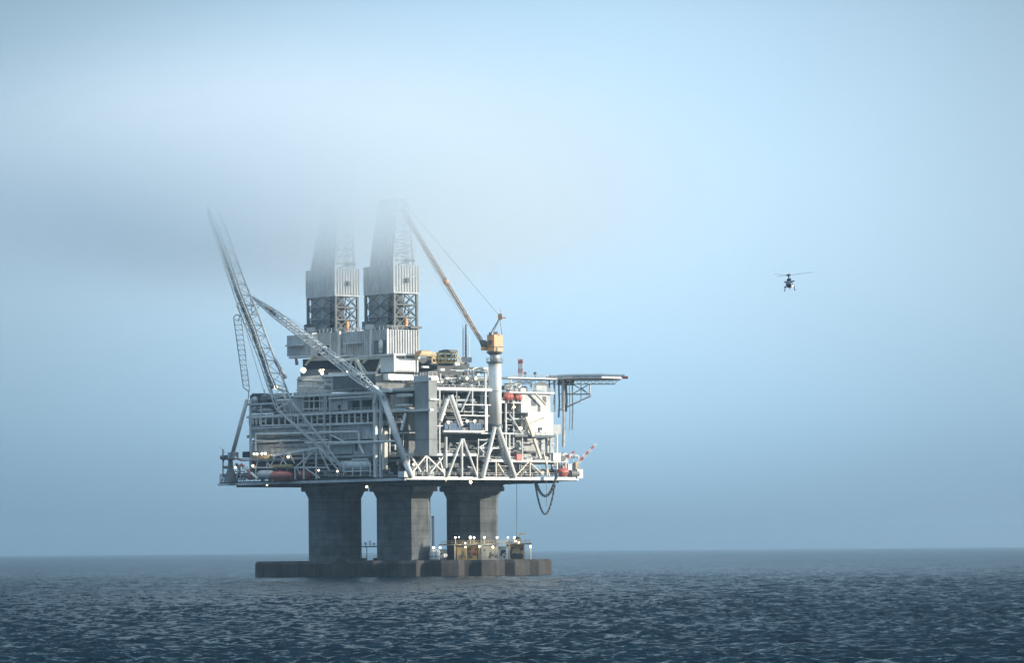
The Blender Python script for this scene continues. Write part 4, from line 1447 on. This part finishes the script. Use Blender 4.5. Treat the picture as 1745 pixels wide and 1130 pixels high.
for a, m, nm, lab, cat in (((881, 890, 774, 785, -.4, 2), 'red', 'fire_cabinet', 'dull red cabinet standing on the lower right deck below the stairs', 'cabinet'),):
    t = thing(nm, RP(a[0], a[3], a[4]), lab, cat)
    part('body', MB().rbox(*a), M[m], t)
    part('lid', MB().rbox(a[0] - .6, a[1] + .6, a[2] - 1, a[2], a[4] - .2, a[5] + .1), M['dgrey'], t)
t = thing('hose_reel', LP(427, 815, -1.2), 'small dark red hose reel at the left deck edge, left of the grey tank', 'reel')
part('drum', MB().tube(LP(424, 812, -1.2), LP(431, 812, -1.2), 1.05, 14), M['red'], t)
part('stand', MB().lb(424, 817, 431, 817, -1.2, .6), M['dgrey'], t)
CL = []
for x0, x1, lab in ((758, 764, 'short dark blue container end beside the white braces'), (765.5, 788, 'blue container on the middle deck, left of the brace foot'), (801, 822, 'blue container on the middle deck beside the crane column')):
    o = RP((x0 + x1) / 2, 733.5, -.2)
    t = thing('shipping_container', o, lab, 'container', 'blue containers on the middle deck')
    b_ = part('box', MB().rbox(x0, x1, 721.5, 733, -.4, 2.2), M['blue'], t)
    part('corrugation', MB().ribs_r(x0 + 1, x1 - 1, 723, 732, -.4, 7, .2, .1), M['blue'], b_)
    for x in (x0, x1 - 1): part('corner_post', MB().rbox(x, x + 1, 721, 733.5, -.52, -.41), M['dgrey'], t)

# ------------------------------------------------------------------ small cranes at both deck tips
b0 = LP(393, 813, -.8)
t = thing('deck_crane', b0, 'small grey deck crane at the left tip of the deck, its jib level', 'crane')
part('pedestal', MB().lathe((b0.x, b0.y), [(2.5, ZD + .05), (1.0, LP(393, 798, -.8).z), (.8, LP(393, 785, -.8).z), (1.5, LP(393, 784, -.8).z), (1.5, LP(393, 781, -.8).z)], 14), M['dgrey'], t)
part('cab', MB().lbox(388, 398, 771, 781, -1.9, .3), M['grey'], t)
part('winch', MB().tube(LP(378, 780, -.8), LP(386, 780, -.8), .9, 10), M['dgrey'], t)
part('back_post', MB().tube(LP(380, 812, -.8), LP(380, 766, -.8), .25, 6).tube(LP(384, 778, -.8), LP(380, 790, -.8), .18, 6), M['dgrey'], t)
part('aerial', MB().tube(LP(383, 772, -.8), LP(375, 762, -.8), .1, 5), M['grey'], t)
pts = [(398, 778), (404, 782), (413, 785), (428, 784)]
for i, (a, b) in enumerate(zip(pts, pts[1:])):
    part('jib', MB().tube(LP(*a, -1.2), LP(*b, -1.2), .42, 8), M[('white', 'red', 'lgrey')[i]], t)
# red and white striped boom of the deck crane, lowered to the right
for n_, (p, q, r, off, lab) in enumerate((((411, 792), (440, 817), .55, -2.4, 'red and white banded boom lying down the left deck edge in front of the tank'),)):
    a, b = LP(*p, off), LP(*q, off)
    t = thing('striped_boom', a, lab, 'boom')
    for k in range(5):
        part('boom_band', MB().tube(a.lerp(b, k / 5), a.lerp(b, (k + 1) / 5), r, 8), M['red' if k in (0, 2) else 'white'], t)
b0 = RP(988, 815, 1)
t = thing('tip_crane', b0, 'small white crane at the right tip of the deck, its striped boom raised', 'crane')
part('house', MB().rbox(984, 993.5, 800, 815.5, -.5, 3), M['white'], t)
part('drum', MB().tube(RP(971, 808, .5), RP(984, 808, .5), 1.35, 12), M['steel'], t)
part('pedestal', MB().rbox(981, 986, 788, 801, 0, 1.4), M['ochre'], t)
a, b = RP(984, 790, .6), RP(1016, 756, .6)
for k in range(7):
    part('boom_band', MB().lattice(a.lerp(b, k / 7), a.lerp(b, (k + 1) / 7), .9 - k * .07, .83 - k * .07, 2, .13, V((0, 1, 0)), .09), M['white' if k % 2 == 0 else 'red'], t)
part('stay_rope', MB().tube(RP(981, 783, .6), b, .05, 4), M['grey'], t)
a, b = RP(962, 786, .6), RP(978, 770, .6)
t = thing('striped_boom', a, 'short red and white banded boom raised beside the deck right of the living quarters', 'boom')
for k in range(4): part('boom_band', MB().tube(a.lerp(b, k / 4), a.lerp(b, (k + 1) / 4), .4, 8), M['red' if k % 2 else 'white'], t)
for a, m, nm, lab in (((943, 956, 773, 786, -.6, 2), 'white', 'deck_locker', 'bright white locker on the lower right deck between the living quarters and the tip'), ((957, 963, 777, 786, -.5, 2), 'dgrey', 'deck_locker', 'dark narrow locker between the white locker and the striped boom'),
                      ((968, 982, 792, 806, .8, 4), 'lgrey', 'deck_locker', 'pale grey locker behind the drum at the right deck tip')):
    t = thing(nm, RP(a[0], a[3], a[4]), lab, 'locker', 'lockers at the right end of the deck')
    part('body', MB().rbox(*a), M[m], t)
    part('lid', MB().rbox(a[0] - .5, a[1] + .5, a[2] - 1.2, a[2] - .01, a[4] - .15, a[5] + .1), M['lgrey'], t)

# ------------------------------------------------------------------ hoses hanging below the deck
def cat(p, q, low, n=16):
    pts = []
    for k in range(n + 1):
        f = k / n
        s = 4 * f * (1 - f)
        pts.append((p[0] + (q[0] - p[0]) * f, p[1] + (q[1] - p[1]) * f + (low - (p[1] + q[1]) / 2) * s))
    return pts
Yl = RP(930, 822, -.8).y
for pts, r, lab in ((cat((909, 808), (950, 806), 846), .5, 'upper thick hose looped under the deck edge at the right'), (cat((911, 818), (947, 818), 877), .33, 'lower longer hose loop hanging deepest under the deck edge at the right')):
    o = MB().path([P(x, y, Yl) for x, y in pts], r, 8).build('looped_hose', M['dgrey'], None, True, origin=P(*pts[0], Yl))
    tag(o, lab, 'hose', 'looped hoses under the deck')
for x, y0, y1, Y, lab in ((880.5, 818, 914, Yl, 'thin rope hanging straight down right of the shafts'), (931, 818, 864, Yl + 1, 'thin rope hanging inside the hose loops')):
    o = MB().tube(P(x, y0, Y), P(x, y1, Y), .09, 5).build('hanging_rope', M['dgrey'], None, origin=P(x, y0, Y))
    tag(o, lab, 'rope', 'ropes hanging below the deck')

# ------------------------------------------------------------------ on the concrete ring
def CP(x, y, Y): return P(x, y, Y)
def ybox(mb, x0, x1, y0, y1, Ya, Yb):
    a, b = P(x0, y0, Ya), P(x1, y1, Ya)
    return mb.hexa([(a.x, Yb, b.z), (a.x, Ya, b.z), (b.x, Ya, b.z), (b.x, Yb, b.z), (a.x, Yb, a.z), (a.x, Ya, a.z), (b.x, Ya, a.z), (b.x, Yb, a.z)])
YR = 1472.0
def zbox(mb, x0, x1, y0, Ya, Yb):
    a, b = P(x0, y0, Ya), P(x1, y0, Ya)
    return mb.hexa([(a.x, Yb, ZT), (a.x, Ya, ZT), (b.x, Ya, ZT), (b.x, Yb, ZT), (a.x, Yb, a.z), (a.x, Ya, a.z), (b.x, Ya, a.z), (b.x, Yb, a.z)])
mods = [(778, 796, 934, 'ochre', 'rusty brown pump unit on the concrete ring, left of the yellowish cabin', 'pump unit', 'pump_unit'),
        (797, 813, 931, 'yellow', 'ochre yellow unit with a rusty drum on the concrete ring', 'pump unit', 'pump_unit'),
        (823, 848, 933, 'cream', 'pale cream cabin on the concrete ring in front of the right shaft', 'cabin', 'service_cabin'),
        (850, 862, 934, 'lgrey', 'pale blue-grey unit on the concrete ring right of the cream cabin', 'generator', 'generator_unit'),
        (866, 892, 928, 'ochre', 'tan winch house at the right end of the concrete ring', 'winch house', 'winch_house')]
for i, (x0, x1, y0, m, lab, cat_, nm) in enumerate(mods):
    Ya = YR + (i % 2) * 1.5
    o = P((x0 + x1) / 2, 952, Ya); o.z = ZT
    t = thing(nm, o, lab, cat_)
    part('body', zbox(MB(), x0, x1, y0, Ya, Ya + 4), M[m], t)
    part('roof', ybox(MB(), x0 - .7, x1 + .7, y0 - 1.6, y0, Ya - .2, Ya + 4.2), M['lgrey' if i in (2, 3) else 'steel'], t)
    if i == 1: part('drum', MB().tube(P(805, 943, Ya - .7), P(812, 943, Ya - .7), .7, 10), M['red'], t)
    if i == 2:
        for x in (825, 833, 841): part('door', ybox(MB(), x, x + 4, 938, 951, Ya - .12, Ya - .01), M['grey'], t)
    if i == 4:
        part('dome', MB().ball(P(882, 923, Ya + 1.5), 1.45, 12, 8, 1, 1, 1.15), M['dark'], t, True)
        part('dome_shoulder', MB().ball(P(868, 928, Ya + 1.5), 1.2, 12, 8), M['dgrey'], t, True)
        part('gear', ybox(MB(), 869, 890, 944, 951, Ya - .8, Ya - .02), M['dark'], t)
        part('arm', MB().tube(P(885, 925, Ya + 2), P(885, 911, Ya + 2), .16, 6).tube(P(885, 910.5, Ya + 2), P(895, 910, Ya + 2), .3, 6), M['ochre'], t)
    dk = MB()
    rr = random.Random(i)
    for q in range(7):
        x = rr.uniform(x0, x1)
        y = rr.uniform(y0 + 3, 950)
        ybox(dk, x, min(x1, x + rr.uniform(1.5, 5)), y, min(951, y + rr.uniform(2, 6)), Ya - .25 - .03 * q, Ya - .02)
    part('fitting', dk, M[rr.choice(('dgrey', 'steel', 'dark'))], t)
# lamp deck: raised walkway with posts
t = thing('lamp_walkway', P(830, 952, YR - 2), 'raised rusty steel walkway carrying lamp posts along the concrete ring', 'walkway')
t.location.z = ZT
fr = MB()
fr.beam(P(748, 929, YR - 2), P(906, 927, YR - 2), .5).beam(P(748, 929, YR + 5), P(906, 927, YR + 5), .4)
part('walkway_deck', MB().hexa([P(748, 929.2, YR + 5), P(748, 929.2, YR - 2), P(906, 927.2, YR - 2), P(906, 927.2, YR + 5), P(748, 928.2, YR + 5), P(748, 928.2, YR - 2), P(906, 926.2, YR - 2), P(906, 926.2, YR + 5)]), M['ochre'], t)
for x in (775, 795, 816, 821, 848, 868, 893, 904):
    b_ = P(x, 928, YR - 2)
    part('post', MB().tube((b_.x, b_.y, ZT), b_, .22, 6), M['cream' if x in (775, 904) else 'ochre'], t)
r_ = MB()
a, b = P(752, 928.2, YR - 2), P(904, 926.5, YR - 2)
r_.rail([a, b], 1.1, 1.8, .07)
part('handrail', r_, M['ochre'], t)
part('bent_frame', fr, M['steel'], t)
part('small_unit', ybox(MB(), 807, 815, 924.5, 927.5, YR - 1, YR + 2), M['yellow'], t)
for x, r in ((776, .4), (801.5, .6), (808, .42), (825.5, .46), (847, .46), (865.5, .36), (876.5, .48)):
    p = P(x, 916.5, YR - 2)
    part('lamp_post', MB().tube(P(x, 928, YR - 2), p, .13, 6), M['cream'], t)
    part('floodlight', MB().ball(p, r * .78, 10, 6), M['cool'], t, True)
for x, y, r, m in ((782, 916, .25, 'cool'), (793, 933, .36, 'warm'), (817, 932, .4, 'cool'), (840, 933, .5, 'warm'), (904, 932, .42, 'cool'), (793, 926, .3, 'cool'), (879, 923, .38, 'warm'), (884, 925, .32, 'warm'), (750, 934, .48, 'cool'), (739, 934, .55, 'cool')):
    part('floodlight', MB().ball(P(x, y, YR - 2.6), r * .78, 10, 6), M[m], t, True)
# tanks, mast and white gear beside the middle shaft
b0 = P(738.5, 948, 1474); b0.z = ZT
t = thing('slim_mast', b0, 'slim dark lattice mast standing in the gap right of the middle shaft', 'mast')
part('lattice', MB().lattice(b0, P(737.5, 881, 1474), .75, .6, 18, .12, V((0, 1, 0)), .07), M['dark'], t)
part('head', MB().beam(P(735, 881, 1474), P(740, 881, 1474), .4), M['dark'], t)
part('base', zbox(MB(), 735, 742, 944, 1473, 1476), M['dgrey'], t)
for x, y, rx, lab in ((737.5, 939, 1.25, 'white round tank standing at the foot of the slim mast, the left one'), (744.5, 938, 1.2, 'white round tank standing next to the left one near the slim mast')):
    b0 = P(x, 950, 1470); b0.z = ZT
    t = thing('white_tank', b0, lab, 'tank', 'white tanks by the middle shaft')
    part('shell', MB().lathe((b0.x, b0.y), [(rx * .9, ZT), (rx, ZT + .4), (rx, P(x, y, 1470).z - .5), (rx * .6, P(x, y, 1470).z), (.15, P(x, y, 1470).z + .3)], 16), M['white'], t, True)
    part('band', MB().lathe((b0.x, b0.y), [(rx * 1.03, ZT + 1.2), (rx * 1.03, ZT + 1.5)], 16), M['dgrey'], t)
b0 = P(756, 949, 1468)
t = thing('white_drum', b0, 'white drum lying on the concrete ring between two shafts', 'drum')
part('shell', MB().capsule(P(749.5, 950, 1468), P(762, 946, 1468), .75, 12), M['white'], t, True)
part('cradle', zbox(MB(), 751, 760, 950.5, 1467.6, 1468.6), M['dgrey'], t)
b0 = P(756, 942, 1473); b0.z = ZT
t = thing('small_cabin', b0, 'pale blue cabin half hidden behind the white drum', 'cabin')
part('body', zbox(MB(), 750, 761, 937, 1474, 1477), M['lgrey'], t)
part('dark_base', zbox(MB(), 748, 763, 943, 1472.4, 1473.9), M['dark'], t)
# walkway between the first two shafts with people on it
b0 = P(629, 932, 1492)
t = thing('link_bridge', b0, 'thin dark footbridge linking the left and middle shafts near their feet', 'footbridge')
part('deck', MB().beam(P(613, 932.6, 1492), P(646, 932.0, 1492), 1.2, .4), M['dark'], t)
b1 = P(625, 933, 1492)
part('post', MB().tube((b1.x, b1.y, ZT), b1, .16, 6), M['dark'], t)
part('handrail', MB().rail([P(616, 932, 1492), P(643, 931.5, 1492)], 1.1, 1.4, .05), M['dgrey'], t)
for x, y, h, lab in ((622.5, 926.5, 1.2, 'small dark valve post at the left end of the footbridge'), (630.5, 924, 1.7, 'tallest dark valve post in the middle of the footbridge'), (637.5, 927.5, 1.0, 'low dark valve post at the right end of the footbridge')):
    p = P(x, 931.9, 1492)
    t = thing('valve_post', p, lab, 'valve', 'valve posts on the footbridge')
    part('stem', MB().tube(p, p + UP * h, .16, 6), M['dark'], t)
    part('wheel', MB().lathe((p.x, p.y), [(.42, p.z + h), (.42, p.z + h + .25)], 10), M['dark'], t)
# small pieces at the feet of the shafts
for a in ((574, 592, 952.5, 1453, 1455), (616, 624, 951.5, 1466, 1468), (636, 643, 951.5, 1466, 1468)):
    part('shaft_kerb', zbox(MB(), *a), M['wet'], base)

# the lit lamps also throw light on what stands near them
for p, w, c in ((P(783, 932, YR - 4), 500, (1, .82, .5)), (P(805, 921, YR - 4), 500, (1, .9, .7)), (P(832, 929, YR - 4), 600, (1, .9, .7)), (P(858, 925, YR - 4), 400, (1, .95, .85)), (P(881, 919, YR - 3), 500, (1, .82, .5)),
                (LP(446, 771, -5), 350, (1, .8, .5)), (LP(520, 631, 7), 500, (1, .82, .55)), (RP(690, 644, 10.5), 350, (1, .9, .7))):
    lo = bpy.data.objects.new('lamp_light', bpy.data.lights.new('lamp_light', 'POINT'))
    COL.objects.link(lo)
    lo.location = p
    lo.data.energy, lo.data.color, lo.data.shadow_soft_size = w * .6, c, .4

# ------------------------------------------------------------------ helicopter
YH = 1390.0
hp = P(1345, 483, YH)
he = thing('helicopter', hp, 'dark helicopter flying towards the viewer in the open sky right of the platform', 'helicopter')
yaw = Matrix.Rotation(rad(-3), 3, 'Z') @ Matrix.Rotation(rad(-4), 3, 'Y')
def HT(p): return hp + yaw @ V(p)
class HB(MB):
    def build_h(self, name, m, parent=he, smooth=False):
        self.v = [tuple(HT(p)) for p in self.v]
        return self.build(name, m, parent, smooth)
def loft(secs, n=16, e=2.6):
    mb = HB()
    vs, fs = [], []
    for y, hw, zb, zt in secs:
        zc, hh = (zb + zt) / 2, (zt - zb) / 2
        for k in range(n):
            a = 2 * math.pi * k / n
            c, s = math.cos(a), math.sin(a)
            vs.append((hw * math.copysign(abs(c) ** (2 / e), c), y, zc + hh * math.copysign(abs(s) ** (2 / e), s)))
    m_ = len(secs)
    for i in range(m_ - 1):
        for k in range(n): fs.append((i * n + k, (i + 1) * n + k, (i + 1) * n + (k + 1) % n, i * n + (k + 1) % n))
    fs += [tuple(range(n)), tuple(range(m_ * n - 1, (m_ - 1) * n - 1, -1))]
    mb.add(vs, fs)
    return mb
hm = mat('helicopter_paint', (.06, .085, .10), .35, .15, .1)
loft([(-4.6, .25, -.9, -.35), (-4.2, .75, -1.15, .05), (-3.3, 1.05, -1.3, .65), (-2, 1.15, -1.35, .9), (2.5, 1.15, -1.3, .9), (4, .9, -.8, .85), (5.2, .5, -.1, .8)]).build_h('fuselage', hm, smooth=True)
loft([(-2.2, .35, .85, 1.25), (-1.6, .7, .8, 1.6), (1.5, .75, .8, 1.65), (3.6, .4, .8, 1.3)]).build_h('engine_cowling', hm, smooth=True)
for s in (-1, 1):
    HB().tube((s * .38, -2.3, 1.2), (s * .38, -1.6, 1.25), .3, 10).build_h('engine_intake', M['black'])
    g = HB()
    g.hexa([(s * .08, -4.0, .12), (s * .08, -4.32, -.22), (s * .78, -4.1, -.22), (s * .8, -3.7, .1), (s * .08, -3.45, .68), (s * .08, -3.6, .62), (s * .7, -3.42, .6), (s * .7, -3.3, .66)])
    g.build_h('windscreen', M['glass'])
    sp_ = loft([(-.4, .15, -1.25, -.95), (.1, .32, -1.35, -.75), (1.8, .32, -1.35, -.75), (2.4, .12, -1.2, -.95)])
    sp_.v = [(x + s * 1.4, y, z) for x, y, z in sp_.v]
    sp_ = sp_.build_h('sponson', hm, smooth=True)
    HB().tube((s * 1.45, .6, -1.3), (s * 1.62, .6, -2.0), .12, 6).build_h('wheel_strut', M['dgrey'], sp_)
    HB().tube((s * 1.5, .6, -2.15), (s * 1.78, .6, -2.15), .36, 12).build_h('wheel', M['rubber'], sp_)
    HB().beam((s * .9, -2.6, .45), (s * 1.75, -2.7, .5), .16, .4).build_h('mirror', M['dgrey'])
HB().tube((-.12, -3.5, -1.9), (.12, -3.5, -1.9), .28, 12).tube((0, -3.5, -1.9), (0, -3.4, -1.2), .1, 6).build_h('nose_wheel', M['rubber'])
loft([(5.0, .48, -.05, .8), (8, .3, .3, .8), (10.5, .2, .5, .85)]).build_h('tail_boom', hm, smooth=True)
HB().hexa([(-.12, 9.6, .5), (-.12, 10.6, .5), (.12, 10.6, .5), (.12, 9.6, .5), (-.06, 10.9, 2.3), (-.06, 11.5, 2.3), (.06, 11.5, 2.3), (.06, 10.9, 2.3)]).build_h('tail_fin', hm)
HB().beam((-1.3, 10.4, .8), (0, 10.4, .8), .6, .12).build_h('stabiliser', hm)
tr_ = HB()
for k in range(4):
    a = k * math.pi / 2 + .4
    tr_.beam((.25, 11.1, 2.0), (.25, 11.1 + 1.45 * math.cos(a), 2.0 + 1.45 * math.sin(a)), .06, .18)
tr_.build_h('tail_rotor', M['dgrey'])
HB().tube((0, 0, 1.5), (0, 0, 2.6), .22, 10).build_h('rotor_mast', M['dark'])
hub = HB().lathe((0, 0), [(.35, 2.4), (.75, 2.6), (.7, 2.95), (.2, 3.15)], 12).build_h('rotor_hub', M['dark'], smooth=True)
for k in range(3):
    a = rad(-4 + 120 * k)
    d_ = V((math.cos(a), math.sin(a), .03))
    s_ = V((-math.sin(a), math.cos(a), 0))
    p, q = V((0, 0, 2.75)) + d_ * .5, V((0, 0, 2.75)) + d_ * 8.1
    HB().hexa([p - s_ * .2 - UP * .035, p + s_ * .2 - UP * .035, q + s_ * .2 - UP * .035, q - s_ * .2 - UP * .035,
               p - s_ * .2 + UP * .035, p + s_ * .2 + UP * .035, q + s_ * .2 + UP * .035, q - s_ * .2 + UP * .035]).build_h('rotor_blade', M['dgrey'])
HB().ball((.95, -3.6, -1.2), .22, 8, 6).build_h('landing_light', M['cool'], smooth=True)
HB().ball((-.05, -4.45, .0), .14, 8, 6).build_h('nose_light', M['lgrey'], smooth=True)
